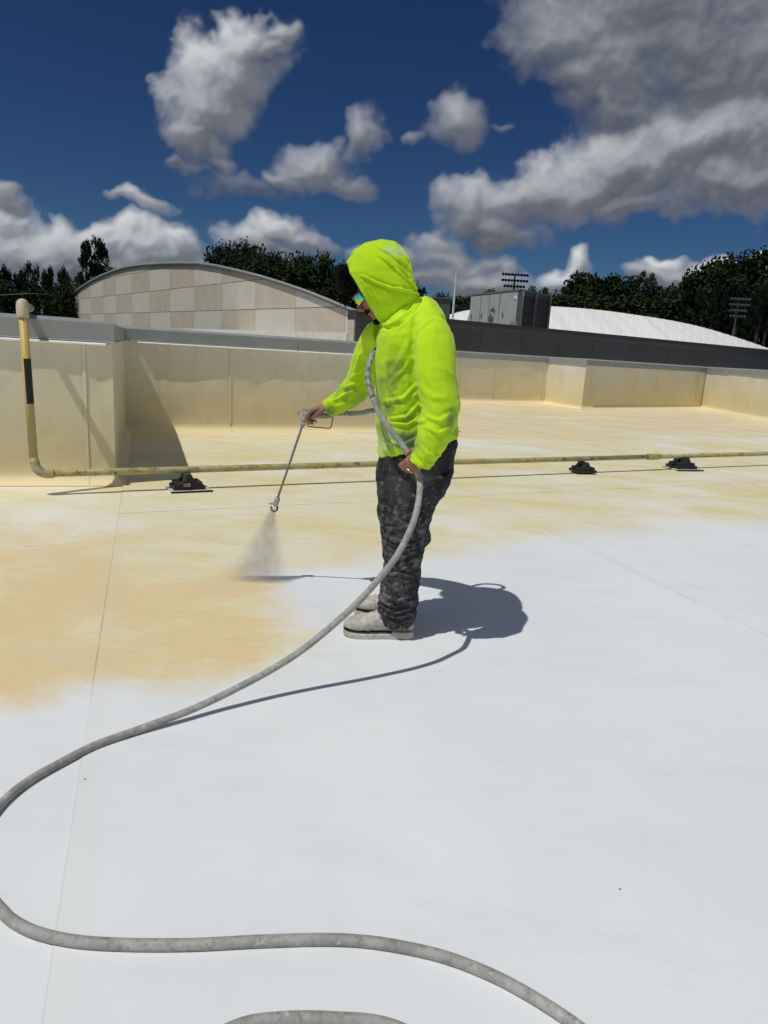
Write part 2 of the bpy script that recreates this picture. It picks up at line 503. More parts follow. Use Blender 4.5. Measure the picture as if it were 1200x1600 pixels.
# ================================================================== MATERIALS
def membrane_floor(t, b):
    geo = t.n('ShaderNodeNewGeometry'); pos = geo.outputs['Position']
    sx = t.n('ShaderNodeSeparateXYZ'); t.put(sx.inputs[0], pos)
    wob = t.vm('SCALE', t.vm('SUBTRACT', t.noise(pos, 2.6, 8, .68, out=1), (.5, .5, .5)), scale=.62)
    q = t.vm('ADD', pos, wob)
    sq = t.n('ShaderNodeSeparateXYZ'); t.put(sq.inputs[0], q)
    x, y = sq.outputs[0], sq.outputs[1]

    def curve(v, lo, hi, pts, vlo, vhi):
        nd = t.n('ShaderNodeFloatCurve'); c = nd.mapping.curves[0]
        pts = sorted(pts); n0 = [((a - lo) / (hi - lo), (bb - vlo) / (vhi - vlo)) for a, bb in pts]
        while len(c.points) < len(n0): c.points.new(.5, .5)
        for pnt, (a, bb) in zip(c.points, n0): pnt.location = (min(1, max(0, a)), bb)
        nd.mapping.update()
        t.put(nd.inputs['Value'], t.m('DIVIDE', t.m('SUBTRACT', v, lo), hi - lo, clamp=True))
        return t.m('MULTIPLY_ADD', nd.outputs[0], vhi - vlo, vlo)
    # the coated (white) area ends where the sprayer has reached
    far = curve(x, -2, 6, [(-2, 3.70), (-.56, 3.79), (-.06, 4.03), (.42, 4.27), (1.04, 4.74), (1.98, 5.29), (3.2, 5.74), (6, 6.9)], 0, 10)
    near = curve(x, -3, 1, [(-3, 1.75), (-1.22, 2.12), (-.98, 2.26), (-.65, 2.36), (-.33, 2.54), (0, 2.75), (1, 3.4)], 0, 10)
    right = curve(y, 2, 4, [(2.0, -.35), (2.4, -.22), (2.69, -.19), (3.09, -.33), (3.66, -.53), (4, -.50)], -2, 2)
    soft = t.m('MULTIPLY_ADD', t.smooth(y, 2.5, 6.0), .35, .20)
    m1 = t.smooth(t.m('SUBTRACT', y, far), t.m('MULTIPLY', soft, -.5), soft)
    m2 = t.m('MULTIPLY', t.smooth(t.m('SUBTRACT', y, near), -.10, .22), t.smooth(t.m('SUBTRACT', right, x), -.08, .24))
    mask = t.m('MAXIMUM', m1, m2)
    # streaks left by earlier passes and by water, running along the roof
    st = t.mapping(pos, (0, 0, 0), (0, 0, R(-14)), (.5, 1.25, 1))
    s1 = t.noise(st, 1.5, 7, .62, .6)
    s2 = t.noise(pos, .55, 5, .6)
    blot = t.noise(pos, 1.1, 6, .55, .4)
    pale = (.76, .73, .53); yel = (.73, .63, .33); tan = (.74, .60, .34); white = (.82, .83, .80)
    c = t.mix(t.smooth(s1, .38, .66), pale, yel)
    c = t.mix(t.m('MULTIPLY', t.smooth(s2, .50, .66), .75), c, white)
    pools = t.smooth(t.noise(st, 3.1, 8, .7), .50, .68)
    c = t.mix(t.m('MULTIPLY', pools, .45), c, (.84, .83, .74))
    # the orange patch round the spray fan
    nearm = t.m('MULTIPLY', t.smooth(y, 4.9, 3.6), t.smooth(x, .4, -.3))
    c = t.mix(t.m('MULTIPLY', nearm, t.smooth(blot, .42, .58, .05, 1.)), c, tan)
    # deeper staining towards the walls
    wl = t.smooth(t.m('SUBTRACT', y, t.m('MULTIPLY', x, .53)), 9.8, 11.2)
    c = t.mix(t.m('MULTIPLY', wl, t.smooth(s1, .35, .6, .15, .75)), c, (.76, .62, .36))
    fine = t.noise(pos, 26, 6, .7)
    c = t.mix(t.m('MULTIPLY', t.smooth(fine, .42, .7), .22), c, (.60, .47, .26))
    wv = t.noise(pos, .9, 5, .6)
    wc = t.mix(t.smooth(wv, .35, .65), (.735, .765, .78), (.785, .815, .82))
    # overspray left thin in places
    wc = t.mix(t.m('MULTIPLY', t.smooth(t.noise(pos, 3.3, 8, .7), .60, .75), .25), wc, (.68, .70, .70))
    c = t.mix(mask, wc, c)
    # welded laps: a faint band with a thin dirt line along the edges of each sheet
    u1 = t.n('ShaderNodeUVMap', uv_map='edge_a'); u2 = t.n('ShaderNodeUVMap', uv_map='edge_b')
    a1 = t.n('ShaderNodeSeparateXYZ'); t.put(a1.inputs[0], u1.outputs[0]); a2 = t.n('ShaderNodeSeparateXYZ'); t.put(a2.inputs[0], u2.outputs[0])
    dm = t.m('MINIMUM', t.m('MINIMUM', a1.outputs[0], a1.outputs[1]), t.m('MINIMUM', a2.outputs[0], a2.outputs[1]))
    dm = t.m('ADD', dm, t.m('MULTIPLY', t.m('SUBTRACT', t.noise(pos, 14, 3), .5), .004))
    brk = t.smooth(t.noise(pos, 2.5, 4, .6), .35, .6, .35, 1.)
    c = t.mix(t.m('MULTIPLY', t.m('MULTIPLY', t.smooth(dm, .007, .0025), brk), t.m('MAXIMUM', t.m('MULTIPLY_ADD', mask, .45, .16), t.smooth(x, .5, 1.3, .0, .65))), c, (.30, .27, .21))
    c = t.mix(t.m('MULTIPLY', t.smooth(a1.outputs[0], .10, .05), .09), c, (.60, .58, .50))
    # dust dragged over the coating
    dr = t.mapping(pos, (0, 0, 0), (0, 0, R(-40)), (.8, 2.6, 1))
    c = t.mix(t.m('MULTIPLY', t.smooth(t.noise(dr, 2.2, 9, .75), .48, .70), .24), c, (.60, .62, .63))
    # scuffs and specks
    sc = t.mapping(pos, (3, 1, 0), (0, 0, R(25)), (1, 3.2, 1))
    scf = t.m('MULTIPLY', t.smooth(t.noise(sc, 9, 9, .8), .63, .70), t.smooth(t.noise(pos, 1.4, 2), .48, .60))
    c = t.mix(t.m('MULTIPLY', scf, .35), c, (.42, .43, .42))
    vo = t.n('ShaderNodeTexVoronoi'); t.put(vo.inputs['Vector'], pos); vo.inputs['Scale'].default_value = 4.2
    spk = t.m('MULTIPLY', t.m('LESS_THAN', vo.outputs['Distance'], .016), t.m('GREATER_THAN', t.noise(pos, 2.0, 2), .47))
    c = t.mix(t.m('MULTIPLY', spk, .8), c, (.12, .11, .10))
    t.put(b.inputs['Base Color'], c)
    b.inputs['Roughness'].default_value = .62
    b.inputs['Specular IOR Level'].default_value = .25
    bp = t.n('ShaderNodeBump'); bp.inputs['Strength'].default_value = .35; bp.inputs['Distance'].default_value = .02
    h = t.m('ADD', t.m('MULTIPLY', t.noise(pos, 1.6, 4, .5), 1.3), t.m('MULTIPLY', t.noise(pos, 90, 3, .5), .04))
    # long thin ripples in the sheet
    rp = t.mapping(pos, (0, 0, 0), (0, 0, R(-28)), (1, 9, 1))
    h = t.m('ADD', h, t.m('MULTIPLY', t.smooth(t.noise(rp, 1.1, 3, .5), .56, .60), t.m('MULTIPLY', mask, .10)))
    t.put(bp.inputs['Height'], h); t.put(b.inputs['Normal'], bp.outputs[0])


def membrane_wall(t, b):
    pos = t.n('ShaderNodeNewGeometry').outputs['Position']
    s = t.n('ShaderNodeSeparateXYZ'); t.put(s.inputs[0], pos); z = s.outputs[2]
    st = t.mapping(pos, (0, 0, 0), (0, 0, 0), (1.6, 1.6, .45))
    n1 = t.noise(st, 1.1, 6, .6); n2 = t.noise(pos, 5, 7, .65)
    k = t.m('ADD', z, t.m('MULTIPLY', t.m('SUBTRACT', n1, .5), 1.1))
    c = t.mix(t.smooth(k, 1.05, .15), (.71, .68, .53), (.70, .61, .38))
    c = t.mix(t.smooth(t.m('ADD', k, t.m('MULTIPLY', n2, .3)), .95, 1.65), c, (.76, .75, .69))
    c = t.mix(t.m('MULTIPLY', t.smooth(n2, .50, .72), .30), c, (.52, .45, .29))
    run = t.noise(t.mapping(pos, (0, 0, 0), (0, 0, 0), (9, 9, .5)), 1.2, 5, .6)
    c = t.mix(t.m('MULTIPLY', t.smooth(run, .50, .70), .28), c, (.60, .52, .34))
    c = t.mix(t.smooth(z, .10, .03), c, (.82, .68, .40))
    t.put(b.inputs['Base Color'], c); b.inputs['Roughness'].default_value = .55
    b.inputs['Specular IOR Level'].default_value = .3
    bp = t.n('ShaderNodeBump'); bp.inputs['Strength'].default_value = .25; bp.inputs['Distance'].default_value = .02
    t.put(bp.inputs['Height'], t.noise(pos, 7, 6, .6)); t.put(b.inputs['Normal'], bp.outputs[0])


M_floor = mat('roof_membrane', membrane_floor)
M_wall = mat('wall_membrane', membrane_wall)
M_cop = mat('coping_metal', col=(.30, .315, .31), rough=.45, var=.06, scale=3, dirt=((.20, .21, .21), .32))
M_strip = mat('white_trim', col=(.85, .86, .86), rough=.3, var=.03)
M_dark = mat('dark_fascia_metal', col=(.055, .055, .058), rough=.5, var=.08, scale=1.2)
M_dark2 = mat('dark_fascia_metal_blue', col=(.058, .062, .072), rough=.5, var=.08, scale=1.2)
M_core = mat('parapet_backing', col=(.45, .42, .34), rough=.8)


# ================================================================== ROOF DECK
AZL = R(-19); AZT = R(62)
dl = Vector((math.sin(AZL), math.cos(AZL), 0)); dt = Vector((math.sin(AZT), math.cos(AZT), 0))
ground = mesh_obj('ground', ([(-900, -300, -8), (900, -300, -8), (900, 1500, -8), (-900, 1500, -8)], [(0, 1, 2, 3)]),
                  mat('grass_land', col=(.05, .07, .03), rough=.95, var=.4, scale=.05))
tag(ground, kind='structure')

deck = empty('roof_deck'); tag(deck, kind='structure')
base = mesh_obj('insulation_board', box((1.5, 12.0, -.16), (50, 56, .30)), mat('pale_substrate', col=(.55, .54, .50), rough=.8), deck)


def lx(p, s):   # point on longitudinal seam through p at distance s
    return Vector(p) + dl * s


# longitudinal seams (a point of each at about the camera's distance)
seamx = {}
c0 = Vector((-1.33, 3.24, 0)); d0 = Vector((1.91, 3.24, 0)); e0 = Vector((5.85, 3.24, 0))
step = (d0 - c0)
cols = [c0 - step * 2, c0 - step, c0, d0, e0, e0 + step, e0 + step * 2, e0 + step * 3, e0 + step * 4]
tbreaks = [[-7, 1.5, 5.2], [-7, 1.0, 11.0], [-9, None, 8.1], [-9, 'b', 'g', 12.3, 17.5], [-9, 'b2', 4.8, 9, 14], [-9, 3.4, 7.2, 12], [-9, 2, 8, 14]]


def cross_on(seamp, P0, d):      # where line P0,d meets the longitudinal seam, as distance along seam
    # seamp + dl*s = P0 + d*t
    a, b_ = dl.x, -d.x; c_, d_ = dl.y, -d.y; rx, ry = P0.x - seamp.x, P0.y - seamp.y
    det = a * d_ - b_ * c_
    return (rx * d_ - b_ * ry) / det


bP = Vector((-.06, 5.85, 0)); gP = Vector((-1.0, 8.13, 0)); aP = Vector((-1.66, 4.2, 0)); aP2 = Vector((4.2, 7.30, 0))
fP = Vector((1.5, 15.2, 0)); hP = Vector((2.7, 8.05, 0))
T_lines = [
    [bP + dl * -3, aP + dl * 4.5],
    [aP + dl * -4.0, aP, aP + dl * 3.6],
    [bP, gP, gP + dl * 3.2],
    [bP + dl * .02, hP + dl * 1.6, fP],
    [bP + dl * .0 + dt * 0, bP + dl * 2.5, fP + dl * 1],
    [bP + dl * 1, bP + dl * 4], [bP + dl * 2], [bP + dl * 3]]
# column 1 is left of seam c, column 2 between c and d
colsets = [T_lines[0], T_lines[1], T_lines[2], T_lines[3], T_lines[4], T_lines[5], T_lines[6], T_lines[7]]
for ci in range(len(cols) - 1):
    A0, B0 = cols[ci], cols[ci + 1]
    cuts = colsets[ci]
    sa = [-8] + [cross_on(A0, p, dt) for p in cuts] + [34]
    sb = [-8] + [cross_on(B0, p, dt) for p in cuts] + [34]
    for k in range(len(sa) - 1):
        g = .004 * (1 if ci % 2 == 0 else -1) * -1; z = .0 if (ci % 2) else .0028
        z += .0012 * (k % 2)
        gl_ = .004 * (1 if k % 2 else -1) * 0 + (-.003 if k % 2 == 0 else .0)
        pa, pb = lx(A0, sa[k] + gl_), lx(B0, sb[k] + gl_); pc, pd = lx(B0, sb[k + 1] - gl_), lx(A0, sa[k + 1] - gl_)
        gx = Vector((-.003 if ci % 2 else 0, 0, 0)); pa += gx; pd += gx; pb -= gx; pc -= gx
        V = [Vector((p.x, p.y, -.006)) for p in (pa, pb, pc, pd)] + [Vector((p.x, p.y, z)) for p in (pa, pb, pc, pd)]
        sh = mesh_obj('membrane_sheet', (V, [(3, 2, 1, 0), (4, 5, 6, 7), (0, 1, 5, 4), (1, 2, 6, 5), (2, 3, 7, 6), (3, 0, 4, 7)]), M_floor, deck)
        wx_, ly_ = (pb - pa).length * math.sin(AZT - AZL), (pd - pa).length * math.sin(AZT - AZL)
        UA = [(0, 0), (wx_, 0), (wx_, ly_), (0, ly_)] * 2; UB = [(wx_, ly_), (0, ly_), (0, 0), (wx_, 0)] * 2
        for nm_, UU in (('edge_a', UA), ('edge_b', UB)):
            l_ = sh.data.uv_layers.new(name=nm_)
            for lp in sh.data.loops: l_.data[lp.index].uv = UU[lp.vertex_index]

# ================================================================== PARAPET
WP = [Vector(p) for p in [(-6.6, 4.47, 0), (-2.3, 5.88, 0), (-3.47, 9.24, 0), (.68, 11.41, 0), (-1.48, 17.65, 0), (4.51, 20.98, 0), (5.19, 19.4, 0), (10.33, 23.8, 0), (10.42, 19.5, 0), (11.6, 12.0, 0)]]
HW = 1.30
par = empty('parapet_wall', (-2.3, 5.88, 0), 'stepped roof parapet clad in yellowed cream membrane under a grey metal coping', 'parapet wall')


def outn(a, b):   # away from the roof
    d = (b - a).normalized(); return Vector((-d.y, d.x, 0))


OFF = []
for i, p in enumerate(WP):
    na = outn(WP[i - 1], p) if i else outn(p, WP[1])
    nb = outn(p, WP[i + 1]) if i < len(WP) - 1 else na
    mm_ = (na + nb).normalized(); OFF.append((p, mm_ / max(.35, mm_.dot(na))))


def off(i, d): p, n = OFF[i]; return p + n * d


# solid core
V, Fc = [], []
for i in range(len(WP)):
    a, b_ = off(i, .012), off(i, .30)
    for q in (a, b_): V += [Vector((q.x, q.y, -.01)), Vector((q.x, q.y, HW + .015))]
for i in range(len(WP) - 1):
    o = i * 4; n = o + 4
    Fc += [(o, n, n + 1, o + 1), (o + 2, o + 3, n + 3, n + 2), (o + 1, n + 1, n + 3, o + 3)]
mesh_obj('backing', (V, Fc), M_core, par)
# membrane panels between welded seams, flared over the cant strip at the foot
SEAMS = {0: [.17, .55, .955], 1: [], 2: [.300, .86], 3: [.3, .6], 4: [.55, .724, .981], 5: [], 6: [.93], 7: [.5], 8: [.4]}


def wall_panel(a, b, nrm, na, nb):
    nu = max(4, int((b - a).length / .12)); nu = min(nu, 46); zs = [0, .012, .03, .055, .085, .12, .2, .3, .4, .5, .6, .7, .8, .9, 1.0, 1.1, 1.2, HW]
    V, Fc = [], []
    rnd = random.random() * 50
    for i in range(nu + 1):
        t = i / nu; p = a.lerp(b, t)
        for z in zs:
            nn_ = na.lerp(nb, t)
            fl = .085 * (1 - min(1, z / .11)) ** 2
            e = min(t, 1 - t) * nu
            w = .022 * NZ(Vector((p.x * 1.5 + rnd, p.y * 1.5, z * 2.2))) + .009 * NZ(Vector((p.x * 5 + rnd, p.y * 5, z * 6)))
            w *= min(1, e * .6) * min(1, z / .2)
            V.append(p - nn_ * (fl + max(-.008, w)) + Vector((0, 0, z + .004)))
    m_ = len(zs)
    for i in range(nu):
        for k in range(m_ - 1):
            Fc.append((i * m_ + k, (i + 1) * m_ + k, (i + 1) * m_ + k + 1, i * m_ + k + 1))
    o = mesh_obj('membrane_panel', (V, Fc), M_wall, par, smooth=True)
    # lap of the welded seam: a strip standing 3 mm proud
    if nb is nrm:
        d = (b - a).normalized(); V, Fc = [], []
        for z in zs[5:]:
            for o_, q in ((.0, -.028), (.0016, -.025), (.0022, .0), (-.001, .002)): V.append(b + d * q - nrm * (.006 + o_) + Vector((0, 0, z)))
        for i_ in range(len(zs) - 6):
            for k_ in range(3): Fc.append((i_ * 4 + k_, i_ * 4 + k_ + 1, i_ * 4 + 5 + k_, i_ * 4 + 4 + k_))
        mesh_obj('seam_lap', (V, Fc), M_wall, par)


for i in range(len(WP) - 1):
    a, b_ = WP[i], WP[i + 1]; nn = outn(a, b_)
    ts = [0] + SEAMS[i] + [1]
    for k in range(len(ts) - 1):
        d = (b_ - a).normalized(); L = (b_ - a).length
        wall_panel(a + d * (L * ts[k] + (.0012 if k else 0)), a + d * (L * ts[k + 1] - (.0012 if k < len(ts) - 2 else 0)), nn, nn if k else OFF[i][1], nn if k < len(ts) - 2 else OFF[i + 1][1])


def coping_piece(qa, qb, i0, name='coping'):
    pass


PROF = [(-.022, HW - .115), (-.025, HW - .120), (-.018, HW - .118), (-.018, HW + .0), (-.018, HW + .028), (.10, HW + .045), (.335, HW + .062), (.335, HW - .06), (.325, HW - .06), (.325, HW + .045), (.1, HW + .02), (-.008, HW + .0), (-.012, HW - .11)]
for i in range(len(WP) - 1):
    (pa, na), (pb, nb) = OFF[i], OFF[i + 1]
    L = (pb - pa).length; npc = max(1, round(L / 3.05))
    for k in range(npc):
        t0, t1 = k / npc, (k + 1) / npc
        g = .0025 / L
        t0 += g if k else 0; t1 -= g if k < npc - 1 else 0
        rings = []
        for t in (t0, t1):
            p = pa.lerp(pb, t); n = na.lerp(nb, t)
            rings.append([p + n * x + Vector((0, 0, z)) for x, z in PROF])
        mesh_obj('coping', loft(rings), M_cop, par)
    # bright cover strip under the drip edge, only on the two nearest lengths
    if i in (0, 2):
        segs = [(.02, .455), (.475, .955)] if i == 0 else [(.035, .5), (.504, .99)]
        segs = [(.03, .66), (.67, .71), (.725, .99)] if i == 0 else segs
        for s0, s1 in segs:
            q0, q1 = pa.lerp(pb, s0), pa.lerp(pb, s1); n = outn(pa, pb)
            rr = [[q - n * x + Vector((0, 0, z)) for x, z in ((.010, HW - .150), (.046, HW - .150), (.052, HW - .138), (.010, HW - .122))] for q in (q0, q1)]
            mesh_obj('termination_bar', loft(rr), M_strip, par)
# bolts on the coping near the corner
for t_, zz in ((.972, HW - .06), (.02, HW - .05)):
    pass

# ================================================================== DARK FASCIA beyond
AZF = R(56); F0 = at(705, 500, 28)
fasc = empty('fascia_wall', (F0.x, F0.y, -1.5), 'long dark grey metal panel wall of the higher roof behind the right parapet', 'wall')
xs = [556, 578, 640, 700, 752, 815, 876, 927, 985, 1045, 1100, 1150, 1196, 1260, 1330]
nF = Vector((math.cos(AZF), -math.sin(AZF), 0)); nF = -nF if nF.y > 0 else nF
for i in range(len(xs) - 1):
    def topz(px):
        y_ = 485.5 + (px - 555) * .0970
        return onplane(px, y_, F0, AZF)
    a, b_ = topz(xs[i]), topz(xs[i + 1]); d = (b_ - a); d.z = 0; d.normalize()
    a = a + d * .01; b_ = b_ - d * .01; ztop = F0.z
    a.z = b_.z = ztop
    pr = -2.6
    V = []
    for p in (a, b_):
        for z in (pr, ztop - .02):
            for o in (0, -.05): V.append(Vector((p.x, p.y, z)) + nF * (-o if o else 0))
    V2, F2 = join(loft([[Vector((a.x, a.y, z)) + nF * o for z, o in ((pr, 0), (pr, .05), (ztop - .03, .05), (ztop - .03, 0))], [Vector((b_.x, b_.y, z)) + nF * o for z, o in ((pr, 0), (pr, .05), (ztop - .03, .05), (ztop - .03, 0))]]))
    mesh_obj('panel', (V2, F2), M_dark2 if i in (0, 4, 7, 12) else M_dark, fasc)
a, b_ = topz(555), topz(1340)
q = loft([[Vector((p.x, p.y, F0.z)) + nF * o + Vector((0, 0, z)) for o, z in ((.10, -.14), (.10, .03), (-.5, .05), (-.5, -.3), (.06, -.3))] for p in (a, b_)])
mesh_obj('coping', q, mat('dark_coping', col=(.035, .036, .04), rough=.4), fasc)
q = loft([[Vector((p.x, p.y, 0)) + nF * o + Vector((0, 0, z)) for o, z in ((-.02, pr), (-.02, F0.z - .3), (-.45, F0.z - .3), (-.45, pr))] for p in (a, b_)])
mesh_obj('backing', q, M_core, fasc)
# the higher flat roof the units stand on
ru = loft([[Vector((p.x, p.y, 0)) - nF * o + Vector((0, 0, z)) for o, z in ((.5, -2.5), (.5, F0.z - .75), (30, F0.z - .75), (30, -2.5))] for p in (a, b_)])
tag(mesh_obj('upper_roof', ru, mat('upper_roof_membrane', col=(.6, .6, .58), rough=.7)), kind='structure')

# ================================================================== TAN CHEQUERED BUILDING
AZB = R(-35); B0 = at(540, 560, 42)
tb = empty('arched_building', (B0.x, B0.y, -8), 'big building with an arched roof and a chequered wall of beige and cream panels', 'building')
dB = Vector((math.sin(AZB), math.cos(AZB), 0)); nB = Vector((-math.cos(AZB), math.sin(AZB), 0))
if nB.y > 0: nB = -nB
colpx = [(544, 555)]
bx = [112, 126.5, 143.7, 164, 183.5, 208.5, 236, 268, 305, 349, 401, 464, 542, 556]
arcpx = [(112, 465), (120, 457), (130, 449), (143, 441), (160, 432), (180, 424), (200, 418), (225, 414.5), (255, 412.5), (290, 412), (315, 412.5), (345, 417), (380, 425), (415, 434), (450, 445), (485, 457), (520, 471), (556, 486), (580, 494)]
ap = [onplane(x, y, B0, AZB) for x, y in arcpx]
ss = [(p - B0).dot(dB) for p in ap]; zz = [p.z for p in ap]


def arcz(s):
    pr_ = sorted(zip(ss, zz))
    if s <= pr_[0][0]: return pr_[0][1]
    for (s0, z0), (s1, z1) in zip(pr_, pr_[1:]):
        if s <= s1: return z0 + (z1 - z0) * (s - s0) / (s1 - s0)
    return pr_[-1][1]


xsB = []
for px_ in bx: xsB.append((onplane(px_, 493, B0, AZB) - B0).dot(dB))
# row heights measured at one column
zA = onplane(402, 436.5, B0, AZB).z; zBm = onplane(402, 483.5, B0, AZB).z
zA = onplane(402, 437.5, B0, AZB).z
rowh = zA - zBm
M_beige = mat('beige_panel', col=(.51, .45, .35), rough=.8, var=.05, scale=.8, bump=.1)
M_cream = mat('cream_panel', col=(.58, .54, .465), rough=.8, var=.04, scale=.8, bump=.1)
zrows = [zA + rowh * 3, zA + rowh * 2, zA + rowh, zA, zBm, zBm - rowh, zBm - rowh * 2]
for i in range(len(xsB) - 1):
    s0, s1 = xsB[i], xsB[i + 1]
    for r_ in range(len(zrows) - 1):
        lo, hi = min(s0, s1) + .015, max(s0, s1) - .015
        zt, zb_ = zrows[r_], zrows[r_ + 1]
        inside = [lo + (hi - lo) * k / 24 for k in range(25)]; inside = [q for q in inside if arcz(q) > zb_ + .06]
        if len(inside) < 3: continue
        lo, hi = inside[0], inside[-1]
        tops = [lo + (hi - lo) * k / 5 for k in range(6)]
        tz = [min(zt - .02, arcz(s)) for s in tops]
        if max(tz) <= zb_ + .05: continue
        tz = [max(z, zb_ + .03) for z in tz]
        ring = [(s, z) for s, z in zip(tops, tz)] + [(hi, zb_ + .02), (lo, zb_ + .02)]
        V = [B0 + dB * s + nB * o + Vector((0, 0, z - B0.z)) for o in (0, .12) for s, z in ring]
        n = len(ring); Fc = [tuple(range(n)), tuple(range(n, 2 * n))[::-1]] + [(k, (k + 1) % n, n + (k + 1) % n, n + k) for k in range(n)]
        mesh_obj('panel', (V, Fc), M_cream if (i + r_) % 2 == 0 else M_beige, tb)
# wall core and barrel roof
depth = 30; dE = -Vector((math.sin(R(-9)), math.cos(R(-9)), 0))
order = sorted(zip(ss, zz))
ring = [(s, z - .05) for s, z in order] + [(order[-1][0], -8), (order[0][0], -8)]
V = [B0 + dB * s - (nB * o if o < 1 else dE * o) + Vector((0, 0, z - B0.z)) for o in (.01, depth) for s, z in ring]
n = len(ring); Fc = [tuple(range(n)), tuple(range(n, 2 * n))[::-1]] + [(k, (k + 1) % n, n + (k + 1) % n, n + k) for k in range(n)]
mesh_obj('wall', (V, Fc), mat('joint_dark', col=(.30, .25, .20), rough=.9), tb)
rr = []
for s, z in order:
    p = B0 + dB * s + Vector((0, 0, z - B0.z))
    rr.append([p + nB * .30 + Vector((0, 0, .02)), p + nB * .30 + Vector((0, 0, .15)), p - dE * (depth + .2) + Vector((0, 0, .15)), p - dE * (depth + .2) + Vector((0, 0, .02))])
mesh_obj('roof', loft(rr), mat('pale_roof_metal', col=(.40, .41, .41), rough=.5), tb)
rr = []
for s, z in order:
    p = B0 + dB * s + Vector((0, 0, z - B0.z))
    rr.append([p + nB * .33 + Vector((0, 0, -.09)), p + nB * .33 + Vector((0, 0, .015)), p + nB * .14 + Vector((0, 0, .015)), p + nB * .14 + Vector((0, 0, -.09))])
mesh_obj('eave_trim', loft(rr), mat('dark_trim', col=(.10, .10, .10), rough=.5), tb)

# ================================================================== WHITE CURVED ROOF (right)
wr = empty('curved_roof_building', at(880, 540, 66), 'low building with a wide curved white ribbed roof behind the dark wall', 'building')
tp = [(700, 492), (735, 484), (790, 479), (850, 478.5), (900, 481), (950, 486), (1000, 493), (1050, 501), (1100, 512), (1150, 527), (1200, 544), (1250, 562), (1290, 580)]
topc = catmull([at(x, y, 78) for x, y in tp], 4)
botc = catmull([at(x, y, 62) + Vector((0, 0, -.6 + 0)) for x, y in [(x, 552 + (x - 700) * .075) for x, y in tp]], 4)
nrows = 8
V, Fc = [], []
for p, q in zip(topc, botc):
    for k in range(nrows + 1):
        t = k / nrows; c = p.lerp(q, t); c.z += .9 * math.sin(t * math.pi) * .6; V.append(c)
for i in range(len(topc) - 1):
    for k in range(nrows): a = i * (nrows + 1) + k; Fc.append((a, a + 1, a + nrows + 2, a + nrows + 1))


def white_roof(t, b):
    pos = t.n('ShaderNodeNewGeometry').outputs['Position']
    st = t.mapping(pos, (0, 0, 0), (0, 0, 0), (1.3, .05, .05))
    c = t.mix(t.smooth(t.noise(st, 1.2, 5, .6), .35, .7), (.80, .81, .79), (.70, .71, .69))
    t.put(b.inputs['Base Color'], c); b.inputs['Roughness'].default_value = .6


M_wr = mat('white_ribbed_metal', white_roof)
mesh_obj('roof', (V, Fc), M_wr, wr, smooth=True)
ribs = []
for i in range(0, len(topc) - 1, 1):
    pts = []
    for k in range(nrows + 1):
        t = k / nrows; c = topc[i].lerp(botc[i], t); c.z += .9 * math.sin(t * math.pi) * .6 + .03; pts.append(c)
    mesh_obj('rib', tube(pts, .028, 4), M_wr, wr)
V = []; Fc = []
for q in botc: V += [q + Vector((0, -.02, -.1)), Vector((q.x, q.y - .02, -8))]
for i in range(len(botc) - 1): Fc.append((2 * i, 2 * i + 2, 2 * i + 3, 2 * i + 1))
n0 = len(V)
for p in topc: V += [p + Vector((0, 0, -.1)), Vector((p.x, p.y, -8))]
for i in range(len(topc) - 1): Fc.append((n0 + 2 * i, n0 + 2 * i + 2, n0 + 2 * i + 3, n0 + 2 * i + 1))
mesh_obj('wall', (V, Fc), mat('pale_wall', col=(.6, .6, .58), rough=.8), wr)

# ================================================================== ROOFTOP UNIT
hz0 = F0.z - .75
Rn = at(806.6, 512, 34.0); Ln = at(733, 505, 38.5); Sr = at(854.3, 516, 36.2)
topR = at(807.5, 453.2, 34.0).z
Rn.z = Ln.z = Sr.z = 0
dl2 = (Ln - Rn); Lh = dl2.length; dl2.normalize(); ds2 = (Sr - Rn); Ls = ds2.length; ds2.normalize()
nh = Vector((dl2.y, -dl2.x, 0)); nh = -nh if nh.dot(Rn) > 0 else nh
nsd = Vector((ds2.y, -ds2.x, 0)); nsd = -nsd if nsd.dot(Rn) > 0 else nsd
hv = empty('rooftop_air_unit', (Rn.x, Rn.y, hz0), 'large grey rooftop air handling unit with dark louvred end on the higher roof', 'air unit')
M_hv = mat('grey_unit_paint', col=(.30, .325, .31), rough=.5, var=.06, scale=1.5, dirt=((.22, .23, .22), .30))
M_hvd = mat('unit_seam_dark', col=(.08, .085, .085), rough=.6)
M_louv = mat('dark_louvre', col=(.018, .018, .02), rough=.6)


def hvp(u, v, z, o=0):   # u along long face from near corner, v along end, outwards o
    return Rn + dl2 * u + ds2 * v + Vector((0, 0, z))


zb_, zt = hz0 + .35, topR
# carcass
ring = lambda z: [hvp(.03, .03, z), hvp(Lh, .03, z), hvp(Lh, Ls, z), hvp(.03, Ls, z)]
mesh_obj('casing', loft([ring(zb_), ring(zt - .03)]), M_hvd, hv)
mesh_obj('skid', loft([[hvp(-.05, -.05, z), hvp(Lh + .1, -.05, z), hvp(Lh + .1, Ls + .1, z), hvp(-.05, Ls + .1, z)] for z in (hz0 - .02, zb_ + .01)]), mat('skid_grey', col=(.15, .16, .16)), hv)
mesh_obj('top_cover', loft([[hvp(-.08, -.08, z), hvp(Lh + .08, -.08, z), hvp(Lh + .08, Ls + .08, z), hvp(-.08, Ls + .08, z)] for z in (zt - .03, zt + .05)]), mat('unit_cover', col=(.11, .115, .115)), hv)
